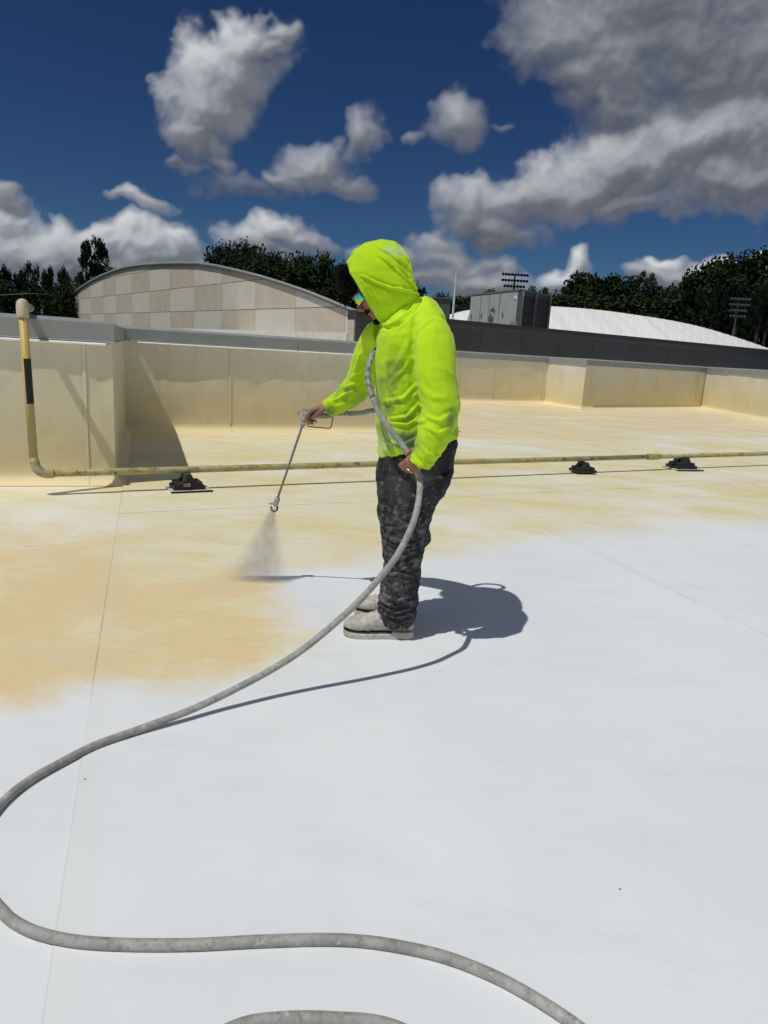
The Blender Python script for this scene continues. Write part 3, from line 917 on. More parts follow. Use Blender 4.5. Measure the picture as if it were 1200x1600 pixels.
# long side: doors (from left end): widths seen from the photo
dx = [0, .32, .585, .80, 1.0]  # projected; widths from near corner
cuts = [0, .30, .52, .60, .77, 1.0]
wd = [(0.012, .345), (.36, .56), (.575, .745), (.76, .99)]
for a_, b2 in wd:
    a1, b1 = Lh * a_, Lh * b2
    V = [hvp(u, 0, z) + nh * o for u in (a1, b1) for z in (zb_ + .05, zt - .06) for o in (-.0, .05)]
    d_ = mesh_obj('door', bev((V, [(0, 1, 3, 2), (4, 6, 7, 5), (0, 4, 5, 1), (2, 3, 7, 6), (0, 2, 6, 4), (1, 5, 7, 3)]), .012, 1), M_hv, hv)
    hm = hvp((a1 * .25 + b1 * .75), 0, (zb_ + zt) / 2) + nh * .08
    mesh_obj('handle', box(hm, (.05, .05, .22)), M_hvd, d_)
# gauges, label and junction box
for u, z, s, mt_ in ((.44 * Lh, .60, .10, M_hvd), (.47 * Lh, .64, .12, M_hvd), (.505 * Lh, .62, .10, M_hvd)):
    zc = zb_ + (zt - zb_) * z
    mesh_obj('gauge', box(hvp(u, 0, zc) + nh * .07, (.06, s, s * 1.2)), mt_, hv)
mesh_obj('vent_grille', box(hvp(.48 * Lh, 0, zb_ + (zt - zb_) * .42) + nh * .07, (.28, .28, .25)), M_hvd, hv)
mesh_obj('label_plate', box(hvp(.045 * Lh, 0, zb_ + (zt - zb_) * .86) + nh * .06, (.1, .1, .12)), M_strip, hv)
mesh_obj('control_box', bev(box(hvp(.02 * Lh, 0, zb_ + (zt - zb_) * .22) + nh * .12, (.3, .3, .62)), .02, 1), mat('tan_box', col=(.26, .20, .12), rough=.6), hv)
# slanted hood at far left
hd = [hvp(Lh, 0, zt - .5), hvp(Lh, Ls * .6, zt - .5), hvp(Lh + .7, Ls * .6, zb_), hvp(Lh + .7, 0, zb_), ]
V = [hvp(Lh, 0, zb_), hvp(Lh + .75, 0, zb_), hvp(Lh, 0, zt - .8), hvp(Lh, Ls * .7, zb_), hvp(Lh + .75, Ls * .7, zb_), hvp(Lh, Ls * .7, zt - .8)]
mesh_obj('intake_hood', (V, [(0, 1, 2), (3, 5, 4), (0, 3, 4, 1), (1, 4, 5, 2), (0, 2, 5, 3)]), M_hv, hv)
# louvred end, facing the camera
for k in range(18):
    z = zb_ + .1 + k * (zt - zb_ - .25) / 18
    for v0, v1 in ((.10, .47), (.53, .96)):
        V = [hvp(0, Ls * v0, z) + nsd * .0, hvp(0, Ls * v1, z) + nsd * .0, hvp(0, Ls * v1, z + .03) + nsd * .05, hvp(0, Ls * v0, z + .03) + nsd * .05,
             hvp(0, Ls * v0, z - .01) + nsd * .0, hvp(0, Ls * v1, z - .01) + nsd * .0, hvp(0, Ls * v1, z + .02) + nsd * .05, hvp(0, Ls * v0, z + .02) + nsd * .05]
        mesh_obj('louvre_blade', (V, [(0, 1, 2, 3), (4, 7, 6, 5), (0, 4, 5, 1), (3, 2, 6, 7), (0, 3, 7, 4), (1, 5, 6, 2)]), M_louv, hv)
for v in (.0, .07, .5, .98):
    c = hvp(0, Ls * v, (zb_ + zt) / 2) + nsd * .05
    mesh_obj('corner_post' if v in (0, .98) else 'mullion', box(c, (.12, .08, zt - zb_ - .04)), M_hvd if v != .07 else M_hv, hv)

# mast and second, mostly hidden, unit
mb = at(707, 500, 31); mtp = at(713, 424, 31)
ms = empty('roof_mast', (mb.x, mb.y, hz0), 'thin white upright mast on the roof left of the air unit', 'mast')
mesh_obj('pole', tube([(mb.x, mb.y, hz0), (mb.x + (mtp.x - mb.x) * .6, mb.y, mtp.z - 1.0), mtp], [.05, .045, .018], 8), mat('pale_pole', col=(.55, .57, .58), rough=.4), ms)
mesh_obj('base_plate', box((mb.x, mb.y, hz0 + .02), (.3, .3, .04)), M_hvd, ms)
q0 = at(702, 503, 44); q1 = at(702, 466, 44)
u2 = empty('exhaust_unit', (q0.x - 1.2, 45, hz0), 'dark grey equipment box half hidden behind the yellow hood', 'roof unit')
mesh_obj('casing', bev(box((q0.x - 1.3, 45, (hz0 + q1.z) / 2 + .3), (2.6, 2.0, q1.z - hz0 - .7)), .03, 1), mat('unit_charcoal', col=(.06, .065, .065), rough=.6), u2)
mesh_obj('top_cover', box((q0.x - 1.3, 45, q1.z - .02), (2.8, 2.2, .08)), M_hvd, u2)
for sx_ in (-1.15, 1.15):
    for sy_ in (-.85, .85):
        mesh_obj('leg', box((q0.x - 1.3 + sx_, 45 + sy_, (hz0 + .3)), (.09, .09, .62 + .3)), M_hvd, u2)
for z_ in (.35, .7, 1.05):
    mesh_obj('rail', box((q0.x - 1.3, 43.97, hz0 + .5 + z_), (2.5, .05, .05)), M_hvd, u2)


# ================================================================== FLOODLIGHT TOWERS
def tower(px, ytop, ybot, Y, wpx, rows, n, label, dark=True):
    b_ = at(px, ybot, Y); t_ = at(px + (ybot - ytop) * .12, ytop, Y)
    s = Y / F; top = t_.z
    tw = empty('floodlight_tower', (t_.x, Y, -8), label, 'floodlight', 'stadium floodlight towers')
    mm_ = mat('tower_steel', col=(.10, .105, .11), rough=.5)
    lamp_m = mat('lamp_housing', col=(.012, .012, .014), rough=.95, spec=.05) if dark else mat('lamp_housing_grey', col=(.055, .06, .065), rough=.8, spec=.15)
    mesh_obj('pole', tube([(t_.x, Y, -8), (t_.x, Y, top + .1)], [.28 * Y / 115, .13 * Y / 115], 10), mm_, tw)
    for r_ in range(rows):
        z = top - r_ * 8.2 * s; w = wpx * s * (1 if r_ < 2 else .78)
        mesh_obj('crossarm', box((t_.x, Y - .2, z), (w, .14, .14)), mm_, tw)
        nn = n if r_ < 2 else n - 2
        for k in range(nn):
            x = t_.x + (k / (nn - 1) - .5) * w
            rr = .24 * (Y / 115)
            Mx = Matrix.Rotation(R(random.uniform(-35, 35)), 3, 'Z') @ Matrix.Rotation(R(62), 3, 'X')
            pr_ = [(.0, -.7), (.45, -.65), (.8, -.2), (1, .25), (1.05, .3)]
            rings = [[Mx @ Vector((math.cos(a * math.pi / 4) * p * rr, math.sin(a * math.pi / 4) * p * rr, -q_ * rr)) + Vector((x, Y - .45, z - .05)) for a in range(8)] for p, q_ in [(max(p, .05), q_) for p, q_ in pr_]]
            mesh_obj('lamp', loft(rings), lamp_m, tw)
    return tw


tower(795, 429, 510, 115, 36, 4, 9, 'floodlight tower with four rows of lamps rising behind the air unit')
tower(1148, 467, 520, 79, 27, 4, 7, 'floodlight tower standing in front of the dark trees at far right', False)


# ================================================================== TREES
def leafmat(name, c0, c1):
    def fn(t, b):
        pos = t.n('ShaderNodeNewGeometry').outputs['Position']
        c = t.mix(t.smooth(t.noise(pos, .6, 4, .6), .35, .65), c0, c1)
        t.put(b.inputs['Base Color'], c); b.inputs['Roughness'].default_value = .85; b.inputs['Specular IOR Level'].default_value = .1
    return mat(name, fn)


M_leaf = leafmat('oak_leaves', (.012, .021, .009), (.032, .050, .018))
M_leaf2 = leafmat('pine_needles', (.008, .014, .008), (.015, .025, .012))
M_bark = mat('bark', col=(.045, .038, .030), rough=.95, var=.3, scale=2)


def crown_mesh(kind, seed):
    """unit crown (height 1, radius about .5) made of leaf clumps"""
    rnd = random.Random(seed); V, Fc = [], []
    lobes = []
    if kind == 'round':
        for k in range(36):
            a = rnd.uniform(0, 6.28); h = rnd.uniform(.0, 1); rr = .38 * math.sqrt(max(.05, 1 - abs(h - .42) ** 1.6 * 1.9)) * rnd.uniform(.5, 1.05)
            lobes.append((Vector((math.cos(a) * rr, math.sin(a) * rr, h * .86 + .02)), rnd.uniform(.10, .19)))
        nl = 120; ls = 1.95
    elif kind == 'pine':
        for k in range(30):
            h = rnd.random() ** .8; a = rnd.uniform(0, 6.28); rr = rnd.uniform(.06, .42) * (1.05 - h * .62)
            lobes.append((Vector((math.cos(a) * rr, math.sin(a) * rr, .06 + h * .90)), rnd.uniform(.06, .115)))
        nl = 110; ls = 1.75
    else:  # flat top
        for k in range(13):
            a = rnd.uniform(0, 6.28); rr = rnd.uniform(.05, .42)
            lobes.append((Vector((math.cos(a) * rr, math.sin(a) * rr, .72 + rnd.uniform(-.12, .16))), rnd.uniform(.07, .12)))
        for k in range(5):
            lobes.append((Vector((rnd.uniform(-.3, .3), rnd.uniform(-.2, .2), rnd.uniform(.3, .55))), .06))
        nl = 110; ls = 1.6
    for c, r in lobes:
        for k in range(nl):
            d = Vector((rnd.gauss(0, 1), rnd.gauss(0, 1), rnd.gauss(0, .8))).normalized() * r * (rnd.random() ** .4) * 1.15
            p = c + d; s = rnd.uniform(.009, .021) * ls
            u = Vector((rnd.gauss(0, 1), rnd.gauss(0, 1), rnd.gauss(0, 1))).normalized(); w = u.orthogonal().normalized()
            w = Matrix.Rotation(rnd.uniform(0, 6.28), 3, u) @ w; x_ = u.cross(w)
            n = len(V); V += [p - w * s, p + x_ * s * .6, p + w * s * 1.1, p - x_ * s * .6]; Fc.append((n, n + 1, n + 2, n + 3))
    me = bpy.data.meshes.new('crown'); me.from_pydata([tuple(v) for v in V], [], Fc); me.update()
    me.materials.append(M_leaf2 if kind == 'pine' else M_leaf)
    return me, lobes


CM = {k: [crown_mesh(k, s) for s in ss_] for k, ss_ in (('round', (1, 2, 3, 4)), ('pine', (5, 6, 7)), ('flat', (8,)))}


def trunk_vf(lobes, r, base=-.55, rnd=random):
    parts = [tube([(0, 0, base), (.01, .0, 0), (-.01, .01, .45), (.0, 0, .92)], [r, r * .8, r * .5, r * .12], 7)]
    for c, rr in lobes[::3]:
        s = Vector((0, 0, max(0, c.z - .12 - rnd.random() * .1)))
        mid = s.lerp(c, .55) + Vector((0, 0, .03)); parts.append(tube([s, mid, c], [r * .35, r * .22, r * .08], 5))
    return join(*parts)


TM = {k: [] for k in CM}
for k in CM:
    for me_, lb in CM[k]:
        v_, f_ = trunk_vf(lb, .018 if k != 'pine' else .014)
        tm = bpy.data.meshes.new('trunk'); tm.from_pydata([tuple(v) for v in v_], [], f_); tm.materials.append(M_bark)
        TM[k].append(tm)


def tree(px, pytop, Y, hpx, wpx, kind, label, name='tree', group=None):
    t_ = at(px, pytop, Y); s = Y / F; h = hpx * s; w = wpx * s * 1.08
    z0 = t_.z - h
    root = empty(name, (t_.x, Y, -8), label, 'tree', group)
    i = random.randrange(len(CM[kind])); me = CM[kind][i][0]
    tr_h = (z0 + 8)
    c = bpy.data.objects.new('crown', me); COL.objects.link(c); c.parent = root; c.location = (0, 0, z0 + 8); c.scale = (w, w, h)
    c.rotation_euler = (0, 0, random.uniform(0, 6.28))
    tmm = TM[kind][i]; q = bpy.data.objects.new('trunk', tmm); COL.objects.link(q); q.parent = root
    q.location = c.location; q.rotation_euler = c.rotation_euler; q.scale = c.scale
    # bole down to the ground
    b_ = mesh_obj('bole', tube([(t_.x, Y, -8), (t_.x, Y, z0 + .1 * h)], [.30, .22], 8), M_bark, root)
    return root


ORD = ['first', 'second', 'third', 'fourth', 'fifth', 'sixth', 'seventh', 'eighth', 'ninth', 'tenth', 'eleventh', 'twelfth', 'thirteenth', 'fourteenth']
GL = 'trees beyond the chequered building at left'
for ti, (px, py, Y, hp, wp, kd) in enumerate([(-30, 415, 120, 150, 80, 'pine'), (4, 418, 115, 150, 46, 'pine'), (28, 424, 125, 150, 44, 'pine'), (47, 410, 118, 150, 40, 'pine'), (74, 419, 122, 150, 46, 'pine'), (100, 420, 116, 140, 42, 'pine'), (-5, 436, 100, 130, 70, 'round'), (60, 440, 98, 120, 84, 'round'), (105, 436, 101, 120, 66, 'round'), (135, 428, 108, 110, 60, 'round'), (170, 415, 112, 100, 44, 'round')]):
    tree(px, py, Y, hp, wp, kd, ORD[ti] + ' pine from the left in the dark row at far left' if kd == 'pine' else ORD[ti - 6] + ' bushy tree from the left, low in the dark row at far left', 'pine_tree' if kd == 'pine' else 'leafy_tree', GL if kd != 'pine' else 'pines in the row at far left')
tree(134, 376, 106, 92, 42, 'pine', 'left half of the tall twin pine above the tree line', 'pine_tree')
tree(155, 374, 107, 96, 44, 'pine', 'right half of the tall twin pine above the tree line', 'pine_tree')
for ti, (px, py, Y, hp, wp) in enumerate([(345, 384, 120, 110, 60), (375, 379, 118, 115, 72), (410, 381, 116, 110, 66), (432, 396, 121, 100, 40), (460, 394, 112, 100, 58), (488, 391, 110, 110, 60), (515, 398, 108, 110, 52), (545, 405, 108, 110, 70), (395, 400, 105, 80, 90), (470, 412, 103, 80, 100), (590, 430, 118, 90, 70), (640, 445, 118, 80, 70)]):
    tree(px, py, Y, hp, wp, 'round', (ORD[ti] + ' rounded tree from the left rising behind the arched roof') if ti < 8 else 'low dark tree mostly hidden behind the arched roof and the hood', 'leafy_tree', 'trees behind the arched roof')
for ti, (px, py, Y, hp, wp) in enumerate([(690, 458, 130, 60, 40), (718, 458, 132, 60, 40), (740, 462, 128, 50, 40), (772, 450, 135, 50, 50), (832, 447, 120, 60, 26), (850, 448, 122, 70, 30), (872, 462, 118, 60, 30)]):
    tree(px, py, Y, hp, wp, 'round', ORD[ti] + ' small tree from the left showing around the rooftop air unit', 'leafy_tree', 'distant trees round the air unit')
for ti, (px, py, Y, hp, wp) in enumerate([(890, 442, 112, 90, 54), (918, 424, 110, 110, 66), (948, 424, 108, 115, 66), (975, 430, 110, 110, 60), (1004, 446, 106, 90, 60), (1034, 445, 108, 95, 60), (1062, 447, 104, 100, 56), (1085, 424, 100, 120, 60), (1108, 407, 98, 140, 66), (1138, 399, 96, 150, 74), (1168, 408, 98, 150, 64), (1196, 390, 94, 170, 70), (1232, 385, 92, 180, 90),
                          (905, 462, 96, 70, 90), (960, 456, 95, 80, 100), (1015, 466, 94, 70, 100), (1060, 470, 92, 70, 90), (1090, 452, 110, 90, 90), (1125, 448, 108, 100, 100), (1160, 450, 108, 100, 90), (1195, 450, 106, 100, 90), (940, 480, 90, 60, 90), (1000, 486, 88, 60, 90), (1050, 490, 110, 70, 110)]):
    tree(px, py, Y, min(hp, 100), wp * 1.3, 'round', (ORD[ti] + ' crown from the left along the skyline of the wood at right') if ti < 13 else 'low dark tree in the wood, under its skyline, above the curved white roof', 'leafy_tree', 'leafy trees of the wood at right')
tree(1011, 420, 104, 60, 38, 'flat', 'flat topped tree poking above the wood at right', 'leafy_tree')
for ti, (px, Y) in enumerate([(1075, 86), (1096, 84), (1122, 83), (1136, 85), (1160, 84), (1172, 82), (1184, 84), (1196, 83), (1208, 84)]):
    tree(px, 452 + random.uniform(-15, 10), Y, 70, 24, 'pine', ORD[ti] + ' slender bare trunk from the left at the edge of the wood', 'pine_tree', 'slender trees at the edge of the wood')

# power line in front of the left trees
pl = empty('power_line', at(-60, 463, 93), 'thin pale cable strung in front of the dark trees at left', 'cable')
mesh_obj('wire', tube(catmull([at(-160, 465, 93), at(-20, 462, 93), at(60, 459, 93), onplane(114, 468, B0, AZB)], 4), .035, 5), mat('wire_grey', col=(.2, .2, .2)), pl)

# ================================================================== YELLOW PIPE
def pipe_paint(t, b):
    pos = t.n('ShaderNodeNewGeometry').outputs['Position']
    n1 = t.noise(pos, 5, 6, .65); st = t.mapping(pos, (0, 0, 0), (0, 0, R(-30)), (2.2, 14, 14)); n2 = t.noise(st, 1.6, 8, .75)
    c = t.mix(t.smooth(n1, .38, .62), (.44, .36, .10), (.42, .37, .20))
    c = t.mix(t.m('MULTIPLY', t.smooth(n2, .46, .62), .8), c, (.19, .17, .06))
    st2 = t.mapping(pos, (4, 1, 0), (0, 0, R(-30)), (5, 22, 22))
    c = t.mix(t.smooth(t.noise(st2, 1.5, 6, .65), .60, .625), c, (.018, .016, .014))
    c = t.mix(t.m('MULTIPLY', t.smooth(t.noise(pos, 2, 3), .5, .62), .4), c, (.46, .45, .33))
    t.put(b.inputs['Base Color'], c); b.inputs['Roughness'].default_value = .55
    bp = t.n('ShaderNodeBump'); bp.inputs['Strength'].default_value = .3; t.put(bp.inputs['Height'], n2); bp.inputs['Distance'].default_value = .004; t.put(b.inputs['Normal'], bp.outputs[0])


def riser_paint(t, b):
    pos = t.n('ShaderNodeNewGeometry').outputs['Position']
    s = t.n('ShaderNodeSeparateXYZ'); t.put(s.inputs[0], pos)
    n1 = t.noise(pos, 7, 6, .65)
    c = t.mix(t.smooth(t.m('ADD', s.outputs[2], t.m('MULTIPLY', n1, .5)), .75, 1.15), (.40, .31, .15), (.55, .40, .10))
    c = t.mix(t.m('MULTIPLY', t.smooth(t.noise(pos, 22, 6, .7), .5, .7), .5), c, (.30, .25, .12))
    t.put(b.inputs['Base Color'], c); b.inputs['Roughness'].default_value = .5


M_pipe = mat('weathered_yellow_paint', pipe_paint); M_rise = mat('riser_yellow_paint', riser_paint)
M_black = mat('black_rubber', col=(.012, .012, .013), rough=.6, var=.2, scale=20, dirt=((.05, .05, .05), .3))
pa = Vector((-2.66, 5.30, .172)); pdir = (Vector((5.28, 9.80, .172)) - Vector((-1.645, 5.87, .172))).normalized()
pend = Vector((5.28, 9.80, .172)) + pdir * 5
gp = empty('gas_pipe', (pa.x, pa.y, 0), 'yellow painted steel pipe running low across the roof and up the left wall', 'pipe')
r_ = .028
kink = Vector((-1.645, 5.87, .172))
d1_ = (kink - pa).normalized()
jt = at(1010, 714, 8.75)
jlen = (jt - kink).dot(pdir)
jpos = kink + pdir * jlen
mesh_obj('pipe_run', tube([pa + d1_ * .09, pa.lerp(kink, .5), kink, kink.lerp(jpos, .33) + Vector((0, 0, .004)), kink.lerp(jpos, .66), jpos], r_, 20), M_pipe, gp, smooth=True)
mesh_obj('pipe_run', tube([jpos + pdir * .001, jpos.lerp(pend, .5), pend], r_, 20), M_pipe, gp, smooth=True)
for o in (-.055, .055):
    mesh_obj('coupling', tube([jpos + pdir * (o - .05), jpos + pdir * (o - .045), jpos + pdir * (o + .045), jpos + pdir * (o + .05)], [.029, .038, .038, .029], 20), M_pipe, gp, smooth=False)
# elbow at the foot of the riser
rt = Vector((-2.775, 5.40, 1.40)); rd = (rt - (pa + Vector((-.03, 0, .0)))).normalized()
rb = pa + Vector((-.035, 0, 0))
el_pts = [pa + d1_ * .10, pa + d1_ * .085, pa + d1_ * .045, pa + Vector((0, 0, .0)) + d1_ * .012 + Vector((0, 0, .012)), rb + Vector((.012, 0, .045)), rb + Vector((.002, 0, .085)), rb + rd * .10 + Vector((0, 0, 0))]
el_pts = catmull(el_pts, 3)
mesh_obj('elbow', tube(el_pts, [.037] * len(el_pts), 18), M_pipe, gp, smooth=True)
mesh_obj('riser', tube([rb + rd * .09, rb.lerp(rt, .5), rt - rd * .04], .0315, 20), M_rise, gp, smooth=True)
mesh_obj('band', tube([rb.lerp(rt, .468) , rb.lerp(rt, .675)], .0352, 20), mat('black_decal', col=(.012, .012, .012), rough=.35), gp, smooth=True) if False else None
# black printed strip down one side of the riser
V, Fc = [], []
q0, q1 = rb.lerp(rt, .43), rb.lerp(rt, .70)
for p in (q0, q1):
    for k in range(9):
        a = R(-97 + k * 15); V.append(p + Vector((math.cos(a) * .0330, math.sin(a) * .0330, 0)))
for k in range(8): Fc.append((k, k + 1, 9 + k + 1, 9 + k))
n0 = len(V)
for p in (q0, q1):
    for k in range(9):
        a = R(-97 + k * 15); V.append(p + Vector((math.cos(a) * .0320, math.sin(a) * .0320, 0)))
for k in range(8): Fc.append((n0 + k, n0 + 9 + k, n0 + 9 + k + 1, n0 + k + 1))
Fc += [(0, 9, n0 + 9, n0), (8, n0 + 8, n0 + 17, 17)]
mesh_obj('marker_strip', (V, Fc), mat('black_decal', col=(.012, .012, .012), rough=.35), gp)
# top elbow bends back over the coping
arm_d = Vector((math.sin(R(-23)), math.cos(R(-23)), 0))
M_fit = mat('cream_fitting', col=(.52, .46, .33), rough=.6, var=.15, scale=20)
topel = [rt - rd * .075, rt - rd * .05, rt - rd * .015, rt + Vector((0, 0, .02)) + arm_d * .012, rt + Vector((0, 0, .022)) + arm_d * .05, rt + Vector((0, 0, .020)) + arm_d * .10]
mesh_obj('elbow', tube(catmull(topel, 3), [.040, .042] + [.043] * 12 + [.042, .040], 18), M_fit, gp, smooth=True)
mesh_obj('elbow_crown', ellipsoid(rt + Vector((0, 0, .012)) + arm_d * .012, (.044, .044, .046)), M_fit, gp, smooth=True)
aa = rt + Vector((0, 0, .020)) + arm_d * .09
mesh_obj('pipe_arm', tube([aa, aa + arm_d * .75], .030, 18), mat('grey_pipe', col=(.30,.30,.28), rough=.5), gp, smooth=True)


# pipe supports
def support(P0, along, label, pad=True, strap=False, sc=1.0, rz_=0):
    r0 = empty('pipe_support', P0, label, 'pipe support', 'black rubber pipe supports under the yellow pipe')
    a = math.atan2(along.y, along.x) + rz_; M3 = Matrix.Rotation(a, 3, 'Z')
    P0 = Vector(P0)

    def w(v): return P0 + M3 @ (Vector(v) * sc)
    if pad:
        mesh_obj('pad', bev(([w(v) for v in box((.01, -.01, .008), (.34, .26, .012))[0]], box((0, 0, 0), (1, 1, 1))[1]), .002, 1), mat('white_pad', col=(.5, .48, .40), rough=.7), r0)
        mesh_obj('pad_edge', ([w(v) for v in box((.01, -.143, .008), (.345, .010, .014))[0]], box((0, 0, 0), (1, 1, 1))[1]), M_black, r0)
    mesh_obj('base', bev(([w(v) for v in box((0, 0, .031), (.26, .20, .034))[0]], box((0, 0, 0), (1, 1, 1))[1]), .006, 2), M_black, r0)
    prof = [(-.105, .048), (-.10, .062), (-.06, .075), (-.035, .105), (-.022, .135), (.022, .135), (.035, .105), (.06, .075), (.10, .062), (.105, .048)]
    for yy_ in (-.055, .055):
        rings = [[w((x, yy_ + o, z)) for x, z in prof] for o in (-.035, .035)]
        mesh_obj('saddle_block', bev(loft(rings), .004, 1), M_black, r0)
    for xx_ in (-.085, .085):
        mesh_obj('end_block', bev(([w(v) for v in box((xx_, 0, .062), (.05, .17, .034))[0]], box((0, 0, 0), (1, 1, 1))[1]), .006, 1), M_black, r0)
    mesh_obj('cradle', bev(([w(v) for v in box((0, 0, .118), (.05, .10, .036))[0]], box((0, 0, 0), (1, 1, 1))[1]), .006, 1), M_black, r0)
    if strap:
        V = [w(v) for v in [(-.055, -.11, .045), (.005, -.115, .045), (.01, -.02, .145), (-.03, -.02, .145), (-.055, -.095, .045), (.005, -.10, .045), (.01, -.005, .145), (-.03, -.005, .145)]]
        mesh_obj('wedge', (V, [(0, 1, 2, 3), (7, 6, 5, 4), (0, 4, 5, 1), (3, 2, 6, 7), (0, 3, 7, 4), (1, 5, 6, 2)]), mat('worn_wood', col=(.12, .105, .085), rough=.9, var=.3, scale=15, bump=.4), r0)
    return r0


s1_ = kink + d1_ * -.06; support((s1_.x + .02, s1_.y - .005, .0045), d1_, 'black pipe support with a grey wedge, nearest the left wall', True, True)
pp = kink + pdir * 4.50; support((pp.x, pp.y, .004), pdir, 'small black pipe support without a pad, middle one of three', False, False, .98, R(-15))
pp = kink + pdir * 6.20; support((pp.x, pp.y, .004), pdir, 'black pipe support on a pad, farthest right under the pipe', True, False, 1.15, R(-12))

# ================================================================== PAINT HOSE
def hose_paint(t, b):
    pos = t.n('ShaderNodeNewGeometry').outputs['Position']
    n1 = t.noise(pos, 14, 7, .68); n2 = t.noise(pos, 55, 6, .7)
    c = t.mix(t.smooth(n1, .35, .65), (.27, .265, .245), (.40, .395, .37))
    c = t.mix(t.m('MULTIPLY', t.smooth(n2, .48, .66), .8), c, (.20, .185, .16))
    c = t.mix(t.m('MULTIPLY', t.smooth(t.noise(pos, 34, 8, .75), .58, .66), .65), c, (.60, .60, .57))
    t.put(b.inputs['Base Color'], c); b.inputs['Roughness'].default_value = .7
    bp = t.n('ShaderNodeBump'); bp.inputs['Strength'].default_value = .5; t.put(bp.inputs['Height'], n2); bp.inputs['Distance'].default_value = .002; t.put(b.inputs['Normal'], bp.outputs[0])


def whip_paint(t, b):
    pos = t.n('ShaderNodeNewGeometry').outputs['Position']
    n2 = t.noise(pos, 34, 8, .8)
    c = t.mix(t.smooth(n2, .36, .60), (.07, .07, .072), (.36, .365, .36))
    t.put(b.inputs['Base Color'], c); b.inputs['Roughness'].default_value = .6


M_hose = mat('caked_grey_hose', hose_paint); M_whip = mat('black_whip_under_paint', whip_paint)
hose = empty('paint_hose', (-.65, 1.9, 0), 'grey paint-caked hose from the left hand snaking across the white roof', 'hose')
RH = .0125


def gr(px, py): p = G(px, py, RH); return p


chest = [at(579, 562, 2.99), at(575, 578, 2.94), at(576, 600, 2.90), at(583, 622, 2.865), at(594, 648, 2.84), at(608, 668, 2.825), at(621, 684, 2.815), at(632, 700, 2.803), at(643, 718, 2.797), at(650, 734, 2.790)]
air = [tuple(p) for p in chest[3:]] + [(.136, 2.765, .745), (.128, 2.66, .665), (.103, 2.61, .585), (.058, 2.55, .50), (-.008, 2.50, .415), (-.074, 2.464, .34), (-.163, 2.42, .258), (-.27, 2.372, .172), (-.376, 2.315, .112), (-.475, 2.25, .073), (-.552, 2.195, .048), (-.638, 2.125, .03), (-.756, 2.03, RH + .004)]
grd = [gr(150, 1164), gr(100, 1189), gr(50, 1217), gr(15, 1243), gr(-12, 1272), gr(-34, 1310), gr(-40, 1345), gr(-28, 1385), gr(0, 1420), gr(22, 1440), gr(60, 1458), gr(120, 1471), gr(200, 1476), gr(300, 1476), gr(400, 1471), gr(500, 1468), gr(570, 1471), gr(640, 1482), gr(700, 1497), gr(760, 1520), gr(810, 1545), gr(860, 1575), gr(905, 1606), gr(950, 1645), gr(960, 1700), gr(880, 1740), gr(760, 1700), gr(670, 1632), gr(600, 1600), gr(520, 1592), gr(440, 1592), gr(370, 1604), gr(300, 1650), gr(260, 1750), gr(300, 1900)]
# loose rise above its own shadow near the front bend
full = catmull([Vector(p) for p in air + grd], 7)
mesh_obj('hose_line', tube(full, RH, 14), M_hose, hose, smooth=True)
mesh_obj('whip', tube(catmull([at(590, 545, 3.12), at(583, 553, 3.05)] + chest[:4], 5), .0122, 14), M_whip, hose, smooth=True)

# ================================================================== SPRAY GUN
M_gun = mat('paint_crusted_metal', col=(.42, .43, .43), rough=.5, metal=.2, var=.35, scale=60, bump=.8, bscale=120, dirt=((.12, .12, .12), .42))
M_wire = mat('dark_guard_wire', col=(.05, .045, .04), rough=.5)
gY = 3.45
g0 = at(478, 650, gY)
gun = empty('spray_gun', g0, 'paint-crusted airless spray gun with a long lance held out in the right hand', 'spray gun')
g_head = at(476, 645, gY); g_rear = at(524, 649, gY)
mesh_obj('gun_body', bev(join(tube([at(480, 647, gY), at(490, 645, gY), at(498, 648, gY)], [.016, .020, .014], 12)), .001, 1) if False else join(
    tube([at(478, 648, gY), at(484, 646, gY), at(492, 646, gY), at(497, 650, gY)], [.012, .019, .020, .013], 12),
    tube([at(476, 640, gY), at(477, 650, gY), at(474, 664, gY)], [.012, .014, .011], 12),
    box(at(487, 644, gY), (.035, .03, .035))), M_gun, gun, smooth=False)
mesh_obj('grip', tube([at(494, 649, gY), at(508, 650, gY), at(521, 648, gY)], [.013, .014, .011], 12), M_gun, gun, smooth=True)
mesh_obj('swivel', tube([at(520, 647.5, gY), at(526, 646, gY), at(527, 646, gY), at(531, 645.5, gY)], [.010, .011, .014, .014], 12), M_gun, gun)
mesh_obj('hook', tube(catmull([at(476, 639, gY), at(472, 639, gY), at(467, 642, gY), at(466, 647, gY), at(468, 649, gY)], 4), .0035, 8), M_gun, gun, smooth=True)
mesh_obj('trigger', tube(catmull([at(489, 650, gY), at(492, 656, gY), at(495, 661, gY)], 3), .004, 8), M_gun, gun, smooth=True)
mesh_obj('trigger_guard', tube(catmull([at(480, 656, gY), at(481, 664, gY), at(484, 666.5, gY), at(500, 668, gY), at(514, 669, gY), at(517.5, 666, gY), at(520, 652, gY)], 4), .0026, 8), M_wire, gun, smooth=True)
tipP = Vector((-.575, 3.6, .415))
l0 = at(474, 660, gY)
mesh_obj('lance_collar', tube([at(475.5, 654, gY), at(474.5, 658, gY), at(471.5, 668, gY + .01)], [.014, .0125, .009], 12), M_gun, gun)
mesh_obj('lance', tube([l0, l0.lerp(tipP, .5) + Vector((0, 0, -.003)), tipP + (l0 - tipP).normalized() * .05], .0058, 10), mat('lance_metal', col=(.22, .21, .20), rough=.5, metal=.3, var=.3, scale=40), gun, smooth=True)
dz_ = (tipP - l0).normalized()
